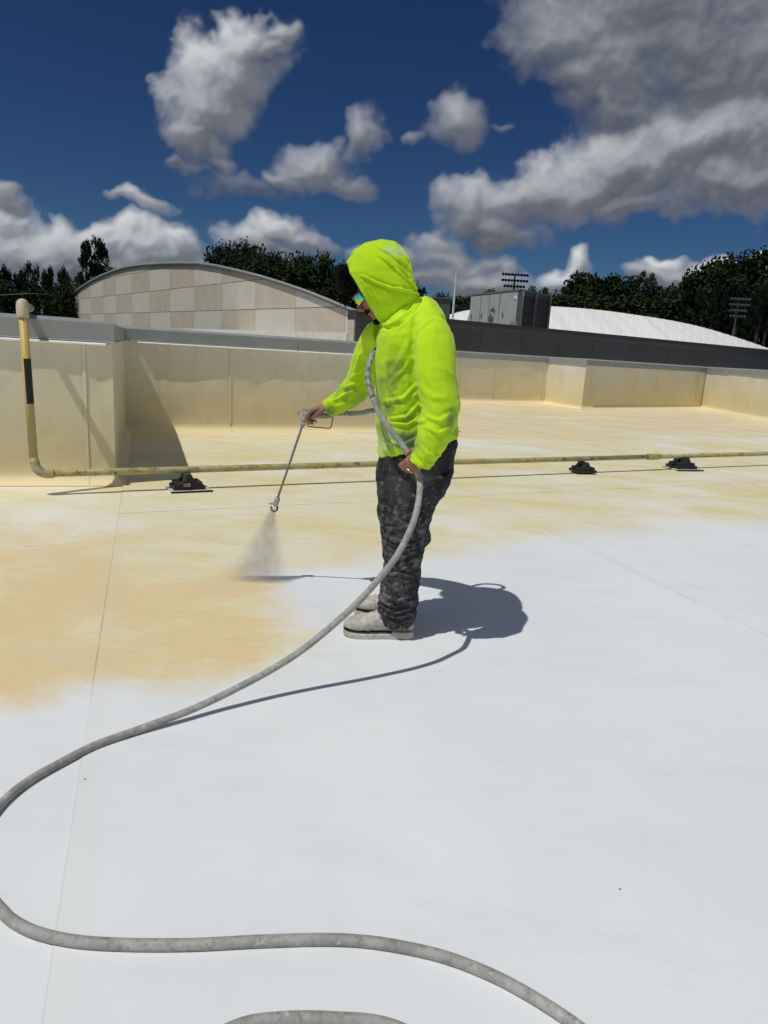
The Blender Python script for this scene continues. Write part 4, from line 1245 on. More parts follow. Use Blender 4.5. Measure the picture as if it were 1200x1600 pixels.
mesh_obj('nozzle_body', tube([tipP - dz_ * .065, tipP - dz_ * .055, tipP - dz_ * .03, tipP - dz_ * .012], [.009, .015, .016, .012], 12), M_gun, gun)
mesh_obj('tip_guard', tube([tipP + Vector((-.018, -.004, .004)), tipP + Vector((-.014, -.006, -.016)), tipP + Vector((0, -.008, -.022)), tipP + Vector((.014, -.006, -.014)), tipP + Vector((.016, -.004, .006))], .0055, 8), mat('tip_guard_dark', col=(.06, .05, .045), rough=.6, dirt=((.4, .4, .4), .45), scale=60), gun, smooth=True)
mesh_obj('tip_handle', box(tipP + Vector((-.012, -.006, .020)), (.034, .012, .008)), M_gun, gun)
# hose tail from the gun to behind the waist and round under the far arm
tail = [at(530, 645.5, gY), at(545, 646, 3.44), at(565, 645, 3.41), at(590, 642, 3.36), Vector((.10, 3.34, .93)), Vector((.23, 3.35, .97)), Vector((.275, 3.38, 1.07)), Vector((.21, 3.40, 1.16)), Vector((.08, 3.36, 1.23)), Vector((-.045, 3.22, 1.27)), at(592, 543, 3.13)]
mesh_obj('whip', tube(catmull(tail, 6), .0115, 12), M_whip, hose, smooth=True)

# ================================================================== SPRAY MIST
def mist_fn(t, b):
    nt = t.nt; nt.nodes.remove(b)
    vol = t.n('ShaderNodeVolumePrincipled')
    pos = t.n('ShaderNodeNewGeometry').outputs['Position']
    v = t.vm('SUBTRACT', pos, tuple(tipP))
    s = t.n('ShaderNodeSeparateXYZ'); t.put(s.inputs[0], v)
    dn = t.m('MAXIMUM', t.m('MULTIPLY', s.outputs[2], -1), .005)
    # lateral coordinate of the fan, measured from its axis
    x = t.m('ADD', t.m('DIVIDE', s.outputs[0], t.m('ADD', dn, .03)), .22)
    x = t.m('ADD', x, t.m('MULTIPLY', t.m('SUBTRACT', t.noise(pos, 14, 4, .6), .5), .16))
    ax = t.m('ABSOLUTE', x)
    edge = t.smooth(ax, .50, .12)
    fall = t.m('DIVIDE', .9, t.m('ADD', dn, .05))
    n = t.noise(t.vm('MULTIPLY', pos, (1, 1, .55)), 30, 5, .65)
    d = t.m('MULTIPLY', t.m('MULTIPLY', edge, fall), t.smooth(n, .25, .7, .35, 1.3))
    d = t.m('MULTIPLY', d, t.smooth(dn, .42, .36, .6, 1))
    t.put(vol.inputs['Density'], t.m('MULTIPLY', d, 2.6))
    vol.inputs['Color'].default_value = (.98, .97, .93, 1); vol.inputs['Anisotropy'].default_value = -.35
    out = nt.nodes['Material Output']; t.L.new(vol.outputs[0], out.inputs['Volume'])


M_mist = mat('spray_mist', mist_fn)
rings = []
for k, (dz, hx, hy) in enumerate([(.0, .022, .010), (.10, .075, .022), (.20, .13, .036), (.30, .185, .05), (.41 - .004, .24, .065)]):
    c = Vector((tipP.x - .22 * dz, tipP.y - .01 + .06 * dz, tipP.z - dz))
    rings.append([c + Vector((math.cos(a * math.pi / 10) * hx, math.sin(a * math.pi / 10) * hy, 0)) for a in range(20)])
mist = mesh_obj('spray_mist', loft(rings), M_mist)
tag(mist, 'fan of fine white paint mist below the lance tip', 'spray', kind='stuff')

# ================================================================== PERSON
YC = 3.07
person = empty('person', (.12, 3.07, 0), 'worker in a fluorescent yellow hooded shirt spraying the roof, head bowed', 'person')


def skinfn(t, b):
    pos = t.n('ShaderNodeNewGeometry').outputs['Position']
    c = t.mix(t.smooth(t.noise(pos, 30, 6, .6), .35, .65), (.24, .105, .065), (.34, .16, .10))
    t.put(b.inputs['Base Color'], c); b.inputs['Roughness'].default_value = .5
    b.inputs['Subsurface Weight'].default_value = .08; b.inputs['Subsurface Scale'].default_value = .01


M_skin = mat('brown_skin', skinfn)

# --- head, tipped forward 45 degrees
HY = 3.07
fwd = Vector((-.72, 0, -.69)).normalized(); upv = Vector((-.69, 0, .72)).normalized(); sd = Vector((0, -1, 0))
HM = Matrix((fwd, sd, upv)).transposed()          # local x = face, y = near side, z = crown
chin = at(590, 502, HY)
hc = chin + upv * .115 - fwd * .082                # middle of the skull


def hl(x, y, z): return hc + HM @ Vector((x, y, z))


headparts = [
    ellipsoid(hl(-.012, 0, .03), (.098, .076, .098), HM), ellipsoid(hl(.028, 0, -.03), (.062, .060, .078), HM),
    ellipsoid(hl(.060, 0, -.096), (.034, .038, .027), HM), ellipsoid(hl(.01, 0, -.075), (.055, .056, .035), HM),
    ellipsoid(hl(.070, 0, .022), (.018, .05, .016), HM),
    tube([hl(.082, 0, .012), hl(.102, 0, -.022), hl(.112, 0, -.036)], [.008, .011, .014], 10), ellipsoid(hl(.098, .011, -.040), (.010, .008, .008), HM), ellipsoid(hl(.098, -.011, -.040), (.010, .008, .008), HM),
    ellipsoid(hl(.084, 0, -.062), (.012, .024, .007), HM), ellipsoid(hl(.082, 0, -.073), (.012, .021, .007), HM),
    ellipsoid(hl(-.005, .078, -.005), (.018, .008, .03), HM), ellipsoid(hl(-.005, -.078, -.005), (.018, .008, .03), HM),
    tube([hl(-.03, 0, -.03), hl(-.05, 0, -.12), at(645, 492, HY), at(652, 520, HY)], [.055, .056, .06, .07], 16)]


# --- hands
def hand(wr, f, n, s, curls, sc=1.0, thumb=None, spread=0.0):
    """f: towards fingers, n: out of the palm, s: towards the thumb side"""
    f, n, s = [Vector(v).normalized() for v in (f, n, s)]
    parts = []
    pal = []
    for t_, w_, h_ in ((-.02, .026, .020), (.0, .028, .019), (.03, .038, .016), (.065, .042, .0145), (.085, .040, .012)):
        c = wr + f * t_ * sc
        pal.append([c + s * math.cos(a * math.pi / 8) * w_ * sc + n * math.sin(a * math.pi / 8) * h_ * sc for a in range(16)])
    parts.append(loft(pal))
    L = [(.040, .024, .020), (.044, .028, .021), (.041, .026, .020), (.032, .019, .018)]
    for i in range(4):
        o = (.029 - .0195 * i) * sc
        p = wr + f * (.060 - .004 * abs(i - 1)) * sc + s * o; pts = [p]; ang = 0
        cu = curls[i]; rr = [.0098, .0094, .0086, .0072]
        p = p + f * .026 * sc; pts.append(p)
        for k in range(3):
            ang += cu[k]; d = f * math.cos(ang) + n * math.sin(ang) + s * spread * (1.5 - i) * .1
            p = p + d.normalized() * L[i][k] * sc; pts.append(p)
        rr = [.0098 * sc, .0100 * sc, .0094 * sc, .0086 * sc, .0070 * sc]
        if i == 3: rr = [r * .88 for r in rr]
        parts.append(capsule(pts, rr, 10))
    th = thumb or [(.012, .020, .006), (.030, .040, .014), (.058, .046, .026), (.082, .036, .034)]
    parts.append(capsule([wr + f * a * sc + s * b * sc + n * c * sc for a, b, c in th], [.014 * sc, .0125 * sc, .0105 * sc, .0085 * sc], 10))
    return parts


wrR = at(513, 634, 3.455)
rh = hand(wrR, (-.90, -.12, -.30), (-.22, .05, -.95), (.05, -1, .05), [(1.0, 1.0, .6), (1.05, 1.1, .6), (1.1, 1.2, .7), (1.15, 1.3, .8)], 1.0,
          [(.005, .022, .006), (.025, .036, .016), (.052, .034, .032), (.075, .022, .042)])
wrL = at(665, 708, 2.765)
lh = hand(wrL, (-.62, -.10, -.60), (.10, .98, .05), (-.72, .05, .68), [(.55, 1.0, .6), (.7, 1.15, .7), (.75, 1.25, .8), (.8, 1.3, .8)], .93,
          [(.0, .022, .006), (.02, .038, .012), (.042, .046, .024), (.066, .042, .036)])

# --- arms, torso and legs of the body (they lie inside the clothes)
shN = at(678, 535, 2.86); elN = at(691, 640, 2.81); shF = at(596, 535, 3.26); elF = at(562, 612, 3.42)
hipN = at(648, 745, 2.99); hipF = at(645, 745, 3.15)
knN = at(628, 850, 2.98); knF = at(634, 845, 3.17); anN = at(620, 965, 2.98); anF = at(634, 940, 3.20)
bodyp = headparts + rh + lh + [
    capsule([shN, shN.lerp(elN, .5), elN, elN.lerp(wrL, .5), wrL], [.052, .048, .038, .036, .024], 14),
    capsule([shF, shF.lerp(elF, .5), elF, elF.lerp(wrR, .5), wrR], [.050, .044, .036, .034, .024], 14),
    loft([sring((628, 490), (668, 482), .08, YC), sring((606, 520), (694, 508), .165, YC), sring((604, 570), (692, 560), .16, YC), sring((606, 640), (692, 640), .14, YC), sring((606, 700), (700, 690), .145, YC), sring((604, 745), (694, 740), .150, YC), sring((612, 775), (680, 770), .12, YC)]),
    capsule([hipN, knN, anN], [.085, .058, .042], 14), capsule([hipF, knF, anF], [.085, .058, .042], 14),
    capsule([anN, anN + Vector((-.10, 0, -.03))], [.04, .032], 12), capsule([anF, anF + Vector((-.05, .0, -.03))], [.034, .028], 12)]
bme = fused_parts(bodyp, .0038, 3)
mesh_obj('body', bme, M_skin, person, smooth=True)

# --- hoodie
def hiviz(t, b):
    pos = t.n('ShaderNodeNewGeometry').outputs['Position']
    s = t.n('ShaderNodeSeparateXYZ'); t.put(s.inputs[0], pos)
    base = t.mix(t.smooth(t.noise(pos, 3, 4), .35, .65), (.44, .69, .008), (.51, .78, .014))
    # grime: lower front (its shading painted in too), elbow, cuff, and a paint smear on the crown of the hood
    n1 = t.noise(pos, 11, 7, .68); n2 = t.noise(pos, 38, 6, .7)

    def spot(c, r, amt, lo=.38, hi=.62):
        d = t.vm('LENGTH', t.vm('DIVIDE', t.vm('SUBTRACT', pos, tuple(c)), r))
        return t.m('MULTIPLY', t.m('MULTIPLY', t.smooth(d, 1.15, .35), t.smooth(n1, lo, hi)), amt)
    g = spot(at(612, 650, 2.9), (.14, .30, .19), .85)
    g = t.m('MAXIMUM', g, spot(at(640, 688, 2.9), (.10, .25, .06), .95, .30, .52))
    g = t.m('MAXIMUM', g, spot(at(701, 650, 2.8), (.030, .12, .085), 1.0, .25, .48))
    g = t.m('MAXIMUM', g, spot(at(545, 618, 3.35), (.11, .15, .05), .8))
    g = t.m('MAXIMUM', g, spot(at(516, 640, 3.42), (.05, .1, .035), .8))
    g = t.m('MAXIMUM', g, spot(at(612, 600, 2.9), (.10, .25, .15), .6))  # front of the torso: dirt and painted shading in one tint
    c = t.mix(g, base, (.13, .19, .08))
    n1 = t.m('ADD', t.m('MULTIPLY', t.noise(t.vm('ADD', pos, (3, 1, 2)), 13, 6, .65), .6), t.m('MULTIPLY', n2, .4))
    w = t.m('MAXIMUM', spot(at(620, 390, 2.97), (.065, .12, .030), .8, .38, .56), t.m('MULTIPLY', spot(at(600, 690, 2.9), (.05, .2, .10), .6), 1))
    c = t.mix(w, c, (.50, .58, .44))
    c = t.mix(t.m('MULTIPLY', t.smooth(n2, .52, .7), .22), c, (.36, .58, .06))
    t.put(b.inputs['Base Color'], c); b.inputs['Roughness'].default_value = .85
    b.inputs['Specular IOR Level'].default_value = .15
    b.inputs['Sheen Weight'].default_value = .15
    bp = t.n('ShaderNodeBump'); bp.inputs['Strength'].default_value = .35; bp.inputs['Distance'].default_value = .004
    t.put(bp.inputs['Height'], t.m('ADD', t.noise(pos, 45, 4, .6), t.m('MULTIPLY', t.noise(pos, 420, 2), .3))); t.put(b.inputs['Normal'], bp.outputs[0])


M_hv_ = mat('fluorescent_yellow_knit', hiviz)
tor = loft([sring((632, 476), (664, 462), .060, YC), sring((612, 492), (682, 474), .125, YC), sring((596, 508), (694, 494), .186, YC),
            sring((589, 528), (699, 517), .208, YC), sring((586, 555), (703, 545), .208, YC), sring((585, 590), (704, 585), .196, YC), sring((588, 625), (703, 622), .188, YC),
            sring((588, 655), (708, 645), .185, YC), sring((590, 685), (714, 662), .185, YC), sring((590, 700), (717, 674), .188, YC), sring((594, 711), (716, 680), .184, YC)])
armN = tube(catmull([at(666, 515, 2.93), at(677, 535, 2.875), at(679, 570, 2.83), at(684, 610, 2.80), at(688, 640, 2.785), at(682, 668, 2.775), at(672, 694, 2.765), at(659, 718, 2.76), at(655, 726, 2.76)], 3),
            [r * .90 for r in (.082, .086, .090, .092, .092, .092, .092, .092, .090, .088, .087, .086, .085, .083, .081, .078, .074, .068, .062, .057, .053, .050, .049, .049, .048)], 20)
armF = tube(catmull([at(606, 520, 3.17), at(592, 530, 3.25), at(578, 560, 3.32), at(564, 596, 3.39), at(548, 615, 3.42), at(530, 628, 3.44), at(512, 638, 3.455)], 3),
            [.075, .078, .080, .080, .080, .079, .078, .076, .074, .071, .068, .065, .062, .059, .056, .053, .050, .047, .044], 20)
collar = ellipsoid(at(636, 492, YC), (.115, .12, .075), Matrix.Rotation(R(-20), 3, 'Y'))

# hood: shell whose mouth is the line from forehead to chin
HR = [((540, 409), (592, 503), .108), ((552, 394), (601, 508), .122), ((572, 381), (612, 511), .134), ((596, 374.5), (624, 510), .138), ((616, 378), (637, 505), .132), ((630, 388), (648, 497), .122),
      ((638, 400), (655, 487), .108), ((641, 416), (658, 476), .085), ((641, 432), (656, 464), .050)]


def shell(rings_out, th):
    V, Fc = [], []; N = len(rings_out); n = len(rings_out[0])
    inner = []
    for r in rings_out:
        c = sum(r, Vector()) / n; inner.append([v + (c - v).normalized() * th for v in r])
    # inner rings shifted inwards at the closed end
    V = [v for r in rings_out for v in r] + [v for r in inner[:-2] for v in r]; off_ = N * n
    for i in range(N - 1):
        for k in range(n): k2 = (k + 1) % n; Fc.append((i * n + k, i * n + k2, (i + 1) * n + k2, (i + 1) * n + k))
    Fc.append(tuple((N - 1) * n + k for k in range(n)))
    for i in range(N - 3):
        for k in range(n): k2 = (k + 1) % n; Fc.append((off_ + i * n + k, off_ + (i + 1) * n + k, off_ + (i + 1) * n + k2, off_ + i * n + k2))
    Fc.append(tuple(off_ + (N - 3) * n + k for k in range(n))[::-1])
    for k in range(n): k2 = (k + 1) % n; Fc.append((k, off_ + k, off_ + k2, k2))
    return V, Fc


hood = shell([sring(a, b_, w, YC, 36, 2.15) for a, b_, w in HR], .014)
hme = fused_parts([tor, armN, armF, collar, hood], .0045, 5)
folds = [
    # hood, fanning from the nape
    ([(660, 456), (635, 453), (610, 449), (590, 442), (574, 434), (563, 429)], .013, .0042), ([(656, 450), (634, 434), (614, 416), (598, 402), (588, 396)], .012, .004),
    ([(648, 443), (632, 424), (618, 408), (610, 398)], .008, .0035), ([(645, 446), (628, 428), (616, 416)], -.007, .004), ([(636, 413), (622, 406), (606, 393), (588, 381)], .014, .0042),
    ([(638, 405), (630, 396), (620, 390)], .008, .0035), ([(640, 426), (630, 414)], -.008, .004), ([(658, 462), (642, 474), (626, 486), (612, 498)], .008, .0055),
    ([(541, 411), (560, 443), (578, 474), (594, 503)], .006, .0032), ([(548, 409), (566, 441), (584, 472), (598, 500)], .0045, .0025), ([(552, 409), (570, 440), (588, 470), (602, 497)], -.004, .0025),
    ([(592, 504), (606, 508), (622, 502), (640, 487), (656, 463)], .012, .005), ([(596, 512), (612, 514), (630, 505), (648, 488), (660, 470)], -.008, .005),
    # chest and shoulder
    ([(655, 465), (645, 490), (636, 520)], .006, .010), ([(648, 512), (644, 540), (642, 575), (645, 610)], -.010, .010),
    ([(598, 515), (592, 560), (592, 610)], .006, .010), ([(612, 520), (606, 560), (604, 590)], .005, .012),
    ([(640, 530), (626, 560), (612, 585)], .005, .010), ([(645, 560), (628, 580), (608, 600)], .005, .009),
    ([(650, 600), (630, 622), (602, 628)], .009, .007), ([(654, 630), (636, 650), (608, 655)], .012, .006),
    ([(660, 650), (636, 662), (606, 660)], .011, .007), ([(650, 684), (630, 694), (602, 690)], .009, .006),
    ([(600, 660), (608, 690), (620, 710)], .008, .006), ([(596, 680), (600, 700), (604, 712)], .006, .006),
    # near sleeve
    ([(650, 520), (662, 508), (676, 500), (690, 503), (702, 515)], .005, .005), ([(650, 520), (647, 560), (650, 600)], -.008, .008),
    ([(655, 600), (672, 616), (690, 618)], .005, .010), ([(664, 645), (682, 650), (700, 640)], .009, .008),
    ([(665, 660), (680, 668), (698, 660)], .009, .007), ([(654, 688), (668, 700), (682, 702)], .007, .006), ([(650, 698), (662, 712), (674, 716)], .006, .005),
    ([(660, 664), (668, 690), (672, 710)], -.006, .006), ([(643, 702), (652, 716), (660, 730)], .004, .004),
    # back under the arm
    ([(704, 640), (710, 660), (714, 675)], .006, .006), ([(696, 668), (704, 678), (712, 684)], .004, .005),
]
fdl = fold_fn(folds, 2.92, lambda co, n: n.y < .45 and (co.y < 3.2 or co.z > 1.36), .78)
foldsF = [([(570, 545), (560, 570), (556, 585)], .006, .007), ([(586, 560), (566, 580), (550, 590)], .007, .007), ([(580, 575), (560, 596), (540, 606)], .008, .007), ([(572, 600), (552, 610), (534, 618)], .007, .006), ([(576, 588), (556, 606), (530, 622), (516, 628)], .006, .006), ([(560, 625), (540, 630), (524, 636)], .006, .005), ([(505, 630), (512, 644), (520, 650)], .004, .004)]
fdf = fold_fn(foldsF, 3.40, lambda co, n: co.y > 3.2 and co.z < 1.36, .8)


def hdisp(co, n):
    d = fdl(co, n) + fdf(co, n)
    q = Vector((co.x * 9 + co.z * 2, co.y * 8, co.z * 13)); d += .0042 * NZ(q) + .0022 * NZ(q * 2.6)
    # long soft creases running down and across the knit, broken up so they never repeat
    g_ = NZ(Vector((co.x * 3.1, co.y * 3, co.z * 3.3 + 7)))
    r1 = 1 - abs(NZ(Vector((co.x * 7 + co.z * 5 + g_, co.y * 5, co.z * 4 - co.x * 2)))) * 3.2
    r2 = 1 - abs(NZ(Vector((co.x * 5 - co.z * 7 + 3, co.y * 6, co.z * 10 + co.x * 4 + g_ * 2)))) * 3.2
    d += .0062 * max(0, r1) ** 1.5 * max(0, g_ + .35) + .0058 * max(0, r2) ** 1.5 * max(0, .45 - g_) * (1 if co.z < 1.5 else .5)
    lowf = max(0, min(1, (1.15 - co.z) / .3)); d += lowf * .004 * NZ(Vector((co.x * 14, co.y * 12, co.z * 34 + co.x * 10)))
    return d


displace(hme, hdisp)
ho = mesh_obj('hooded_shirt', hme, M_hv_, person, smooth=True)

# --- trousers
def denim(t, b):
    pos = t.n('ShaderNodeNewGeometry').outputs['Position']
    n0 = t.noise(pos, 9, 6, .65); c = t.mix(t.smooth(n0, .35, .65), (.022, .022, .024), (.050, .050, .052))
    s = t.n('ShaderNodeSeparateXYZ'); t.put(s.inputs[0], pos)
    lowm = t.smooth(s.outputs[2], .80, .42, .0, .07)
    n1 = t.noise(pos, 26, 8, .75); n2 = t.noise(pos, 75, 6, .8)
    c = t.mix(t.m('MULTIPLY', t.smooth(t.m('ADD', n1, lowm), .53, .70), .50), c, (.30, .30, .29))
    sp_ = t.smooth(t.m('ADD', n2, lowm), .67, .72)
    c = t.mix(t.m('MULTIPLY', sp_, .85), c, (.50, .50, .49))
    t.put(b.inputs['Base Color'], c); b.inputs['Roughness'].default_value = .9; b.inputs['Specular IOR Level'].default_value = .15
    bp = t.n('ShaderNodeBump'); bp.inputs['Strength'].default_value = .5; bp.inputs['Distance'].default_value = .006
    t.put(bp.inputs['Height'], t.m('ADD', n1, t.m('MULTIPLY', n2, .5))); t.put(b.inputs['Normal'], bp.outputs[0])


M_pants = mat('charcoal_work_trousers', denim)
hips = loft([sring((598, 690), (712, 684), .158, YC), sring((593, 705), (713, 700), .168, YC), sring((590, 730), (708, 728), .175, YC), sring((589, 755), (702, 752), .176, YC), sring((592, 780), (690, 775), .165, YC), sring((600, 792), (680, 788), .13, YC)])


def leg(yc, dx, dy, s):
    L = [((588, 745), (704, 740), .085), ((589, 770), (695, 765), .094), ((590, 790), (684, 786), .098), ((591, 810), (675, 806), .096), ((593, 830), (667, 828), .092), ((596, 848), (664, 846), .088), ((598, 865), (661, 864), .084),
         ((600, 885), (658, 885), .080), ((599, 905), (655, 905), .078), ((594, 925), (653, 925), .080), ((592, 945), (651, 945), .080), ((591, 960), (650, 960), .078), ((596, 970), (649, 968), .074), ((601, 976), (648, 972), .070)]
    rings = []
    for a, b_, w in L:
        r = sring((a[0] + dx, a[1] + dy), (b_[0] + dx, b_[1] + dy), w * s, yc, 28, 2.3); rings.append(r)
    return loft(rings)


pme = fused_parts([hips, leg(2.975, 0, 0, 1), leg(3.18, 2, -22, .95), ellipsoid(at(660, 838, 3.0), (.035, .06, .045))], .0056, 4)
pf = [([(592, 722), (600, 745), (604, 790)], -.008, .010), ([(600, 715), (618, 722), (640, 720)], .004, .006),
      # back pocket flap and seams
      ([(680, 748), (694, 750), (706, 738)], .010, .005), ([(676, 712), (692, 706), (710, 700)], .006, .004), ([(700, 700), (702, 725), (700, 745)], .004, .006),
      ([(640, 740), (636, 790), (628, 830)], .006, .014), ([(596, 760), (600, 800), (604, 835)], .006, .010),
      ([(594, 822), (615, 826), (640, 820)], .008, .006), ([(596, 838), (620, 845), (650, 836)], .010, .007), ([(600, 852), (625, 858), (656, 850)], -.008, .006), ([(602, 866), (624, 872), (654, 862)], .009, .006),
      ([(604, 884), (626, 890), (650, 880)], .007, .006), ([(600, 900), (620, 896), (648, 902)], .008, .006), ([(598, 916), (622, 922), (650, 914)], .009, .006),
      ([(592, 930), (620, 938), (652, 928)], .011, .0045), ([(590, 940), (618, 948), (652, 938)], .011, .0042), ([(590, 949), (620, 957), (651, 948)], .011, .0042), ([(592, 959), (620, 966), (650, 957)], .010, .0042), ([(594, 968), (620, 975), (648, 967)], .008, .004)]
pfd = fold_fn(pf, 2.9, lambda co, n: True)


def pdisp(co, n):
    d = pfd(co, n)
    low_ = max(0, min(1, (.55 - co.z) / .3)); mid_ = max(0, 1 - abs(co.z - .42) / .2)
    q = Vector((co.x * 7, co.y * 7, co.z * 20 + co.x * 6)); d += .005 * NZ(q * .8) + .0028 * NZ(q * 2.2)
    d += low_ * .0035 * NZ(Vector((co.x * 9 + 4, co.y * 9, co.z * 38 + co.x * 14)))
    rr_ = 1 - abs(NZ(Vector((co.x * 8 + co.z * 6, co.y * 8, co.z * 9 - co.x * 6)))) * 3.2; d += .006 * max(0, rr_) ** 1.4
    return d


displace(pme, pdisp)
mesh_obj('trousers', pme, M_pants, person, smooth=True)

# --- boots
def bootfn(t, b):
    pos = t.n('ShaderNodeNewGeometry').outputs['Position']
    n1 = t.noise(pos, 24, 7, .7); n2 = t.noise(pos, 110, 5, .75)
    c = t.mix(t.smooth(n1, .36, .62), (.60, .58, .53), (.44, .41, .35))
    c = t.mix(t.m('MULTIPLY', t.smooth(n2, .52, .66), .8), c, (.20, .17, .13))
    t.put(b.inputs['Base Color'], c); b.inputs['Roughness'].default_value = .85
    bp = t.n('ShaderNodeBump'); bp.inputs['Strength'].default_value = .9; bp.inputs['Distance'].default_value = .004
    t.put(bp.inputs['Height'], t.m('ADD', n1, n2)); t.put(b.inputs['Normal'], bp.outputs[0])


M_boot = mat('paint_crusted_leather', bootfn)
M_welt = mat('boot_welt_dark', col=(.04, .037, .033), rough=.9)


def boot(x0, x1, yc, zt, ang, label=None):
    """toe at x0, heel at x1"""
    L = x1 - x0
    root = None
    # (t along from toe, half width, top height, bottom)
    sec = [(.0, .018, .040, .026), (.03, .034, .058, .024), (.09, .046, .074, .024), (.18, .053, .083, .024), (.30, .054, .092, .024), (.42, .049, .108, .024), (.55, .043, .136, .024), (.68, .041, .160, .024), (.82, .040, .165, .024), (.93, .036, .160, .024), (.99, .026, .150, .024)]
    rings = []
    for t_, w, zt_, zb2 in sec:
        x = x0 + L * t_; r = []
        for k in range(22):
            a = 2 * math.pi * k / 22; ca, sa_ = math.cos(a), math.sin(a)
            y = math.copysign(abs(ca) ** .75, ca) * w * (1.0 if sa_ < .3 else 1 - .38 * (sa_ - .3) * (1 if t_ > .4 else .5))
            z = (zt_ + zb2) / 2 + math.copysign(abs(sa_) ** .8, sa_) * (zt_ - zb2) / 2
            r.append(Vector((x, yc + y, z + .004 + .010 * max(0, (.22 - t_) / .22) ** 2)))
        rings.append(r)
    up_me = fused_parts([loft(rings), tube([(x0 + L * .74, yc, .10), (x0 + L * .74, yc, .30)], [.052, .055], 18)], .0045, 3)
    displace(up_me, lambda co, n: .0022 * NZ(co * 40) + .0015 * NZ(co * 90) + (.002 * math.sin(co.x * 170 + co.z * 60) if abs((co.x - x0) / L - .36) < .08 else 0))
    Mr = Matrix.Translation((x0 + L / 2, yc, 0)) @ Matrix.Rotation(ang, 4, 'Z') @ Matrix.Translation((-x0 - L / 2, -yc, 0))
    up_me.transform(Mr)
    bo = mesh_obj('boot', up_me, M_boot, person, smooth=True)
    if label: bo['label'] = label

    def outline(g, z, lo=0, hi=1):
        out = []
        for t_, w, *_ in sec:
            if lo <= t_ <= hi: out.append((x0 + L * t_, yc - w - g, z))
        for t_, w, *_ in reversed(sec):
            if lo <= t_ <= hi: out.append((x0 + L * t_, yc + w + g, z))
        return [Mr @ Vector(v) for v in out]
    spring = lambda ring: [Mr @ (lambda q: Vector((q.x, q.y, q.z + .014 * max(0, (.22 - (q.x - x0) / L) / .22) ** 2)))(Mr.inverted() @ v) for v in ring]
    sole = loft([spring(outline(.004, .0)), spring(outline(.007, .004)), spring(outline(.0085, .024)), outline(.003, .030)])
    mesh_obj('sole', sole, M_boot, bo)
    mesh_obj('welt', loft([outline(.0035, .0262), outline(.0045, .028), outline(.003, .031)]), M_welt, bo)
    heel = loft([outline(.003, .0, .66, 1), outline(.0075, .004, .66, 1), outline(.008, .034, .66, 1), outline(.004, .037, .66, 1)])
    mesh_obj('heel', heel, M_boot, bo)


boot(-.150, .165, 2.965, .16, R(3))
boot(-.118, .186, 3.205, .16, R(-9))

# --- hair, beard, glasses, ring
def hairfn(t, b):
    b.inputs['Base Color'].default_value = (.006, .005, .005, 1); b.inputs['Roughness'].default_value = .8; b.inputs['Specular IOR Level'].default_value = .1


M_hair = mat('black_curly_hair', hairfn)
rnd = random.Random(3)
mA, mB = at(540, 409, HY), at(592, 503, HY); mN = Vector((-(mB - mA).z, 0, (mB - mA).x)).normalized()
if mN.x > 0: mN = -mN


def infront(p): return (p - mA).dot(mN)


hp = [ellipsoid(hl(.050, 0, .070), (.052, .072, .050), HM), ellipsoid(hl(.078, 0, .060), (.032, .066, .040), HM), ellipsoid(hl(.092, 0, .082), (.040, .066, .046), HM)]
for q in hp[:3]:
    for v in q[0]:
        e_ = infront(v)
        if e_ < -.02: v -= mN * (e_ + .02)
for k in range(420):
    # curls over the forehead and temples
    y = rnd.uniform(-.085, .085); z = rnd.uniform(.03, .135); x = .062 + rnd.uniform(-.01, .068) - abs(y) * .45 - max(0, z - .09) * .5
    c = hl(x, y, z)
    if infront(c) < .012: c = c + mN * (.014 - infront(c) + rnd.random() * .02)
    rr = rnd.uniform(.006, .013); ax = Vector((rnd.gauss(0, 1), rnd.gauss(0, 1), rnd.gauss(0, 1))).normalized(); u = ax.orthogonal().normalized(); v = ax.cross(u)
    n = 9; pts = [c + u * math.cos(j * .85) * rr + v * math.sin(j * .85) * rr + ax * (j - 4) * .0022 for j in range(n)]
    hp.append(tube(pts, [.0012] + [.0022] * (n - 2) + [.0008], 4))
# a few loose locks hanging in front
for k in range(16):
    c = hl(.092 + rnd.uniform(-.01, .02), rnd.uniform(-.05, .06), rnd.uniform(.035, .075)); d = Vector((-.35 + rnd.uniform(-.25, .25), rnd.uniform(-.3, .3), -1)).normalized()
    pts = []; ph = rnd.uniform(0, 6)
    for j in range(14):
        pts.append(c + d * j * .0042 + Vector((math.cos(ph + j * .9), math.sin(ph + j * .9), 0)) * .0065)
    hp.append(tube(pts, [.0018] * 12 + [.0012, .0006], 4))
mesh_obj('hair', join(*hp), M_hair, person, smooth=True)
bp_ = []
for k in range(260):
    if k % 3 == 0: y = rnd.uniform(-.026, .026); z = -.054 + rnd.uniform(-.004, .004) - abs(y) * .25; x = .094 - abs(y) * .5
    else: y = rnd.uniform(-.032, .032); z = -.098 + rnd.uniform(-.018, .014) ; x = .088 - abs(y) * .5 + rnd.uniform(-.006, .004)
    c = hl(x, y, z); d = (fwd * rnd.uniform(.3, 1) - upv * rnd.uniform(.2, 1) + Vector((0, rnd.uniform(-.6, .6), 0))).normalized()
    bp_.append(tube([c - d * .004, c + d * .004, c + d * .010], [.0016, .0014, .0004], 4))
bp_.append(ellipsoid(hl(.083, 0, -.112), (.019, .028, .016), HM)); bp_.append(ellipsoid(hl(.092, 0, -.054), (.006, .024, .005), HM))
mesh_obj('beard', join(*bp_), M_hair, person, smooth=True)


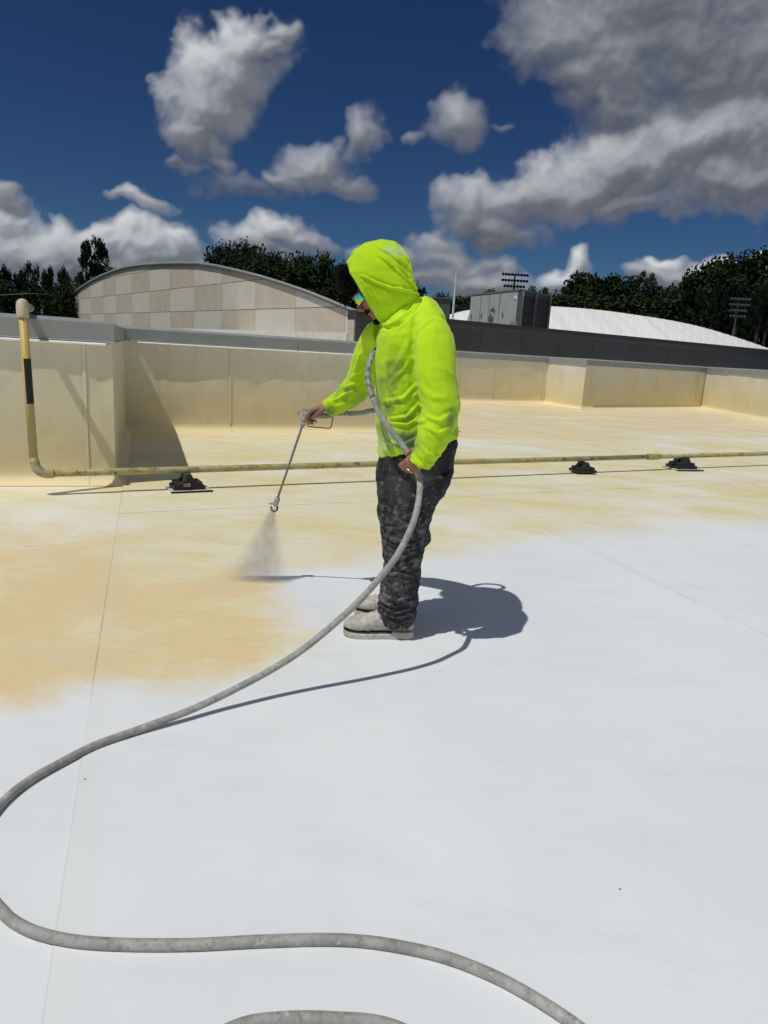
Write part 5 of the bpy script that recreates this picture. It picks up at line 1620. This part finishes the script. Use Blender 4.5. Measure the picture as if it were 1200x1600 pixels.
def lensfn(t, b):
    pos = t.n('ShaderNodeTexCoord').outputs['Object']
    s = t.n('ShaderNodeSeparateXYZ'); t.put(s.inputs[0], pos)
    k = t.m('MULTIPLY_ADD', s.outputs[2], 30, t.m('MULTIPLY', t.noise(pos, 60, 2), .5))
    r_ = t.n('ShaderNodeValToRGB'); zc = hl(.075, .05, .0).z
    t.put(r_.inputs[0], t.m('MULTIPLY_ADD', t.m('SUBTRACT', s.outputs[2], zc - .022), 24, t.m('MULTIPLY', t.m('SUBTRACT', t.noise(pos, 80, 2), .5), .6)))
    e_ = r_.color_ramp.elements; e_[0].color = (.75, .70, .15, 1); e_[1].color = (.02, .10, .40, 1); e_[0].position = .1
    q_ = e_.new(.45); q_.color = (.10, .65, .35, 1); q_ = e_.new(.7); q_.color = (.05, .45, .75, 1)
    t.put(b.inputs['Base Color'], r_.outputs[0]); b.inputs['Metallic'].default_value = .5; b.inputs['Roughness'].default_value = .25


gl = empty('sunglasses', hl(.09, 0, .0)); gl.parent = person; gl.matrix_parent_inverse = pmat(person).inverted()
M_fr = mat('black_frame', col=(.01, .01, .01), rough=.3)
for sy_ in (1, -1):
    rings = []
    for a_, x_ in ((-.005, .100), (.014, .100), (.034, .094), (.052, .080), (.060, .066)):
        top_, bot_ = .022, -.020 + abs(a_) * .08
        rings.append([hl(x_, sy_ * max(a_, .004), top_), hl(x_ + .003, sy_ * max(a_, .004), 0), hl(x_, sy_ * max(a_, .004), bot_), hl(x_ - .003, sy_ * max(a_, .004), bot_), hl(x_ - .0, sy_ * max(a_, .004), 0), hl(x_ - .003, sy_ * max(a_, .004), top_)])
    mesh_obj('lens', loft(rings), mat('mirrored_lens', lensfn), gl, smooth=False)
    mesh_obj('temple', tube([hl(.064, sy_ * .064, .014), hl(.03, sy_ * .079, .012), hl(-.03, sy_ * .083, .008)], .0028, 6), M_fr, gl)
mesh_obj('frame', tube([hl(.062, .064, .022), hl(.083, .052, .024), hl(.100, .02, .024), hl(.103, 0, .020), hl(.100, -.02, .024), hl(.083, -.052, .024), hl(.062, -.064, .022)], .0026, 6), M_fr, gl)
# ring on the left hand
fN, nN, sN = [Vector(v).normalized() for v in ((-.62, -.10, -.60), (.10, .98, .05), (-.72, .05, .68))]
rc = wrL + fN * .093 + sN * -.010
mesh_obj('ring', tube([rc + (nN * math.cos(k * math.pi / 8) + sN * math.sin(k * math.pi / 8)) * .0108 for k in range(17)], .0022, 6), mat('gold', col=(.75, .55, .25), rough=.25, metal=1), person)
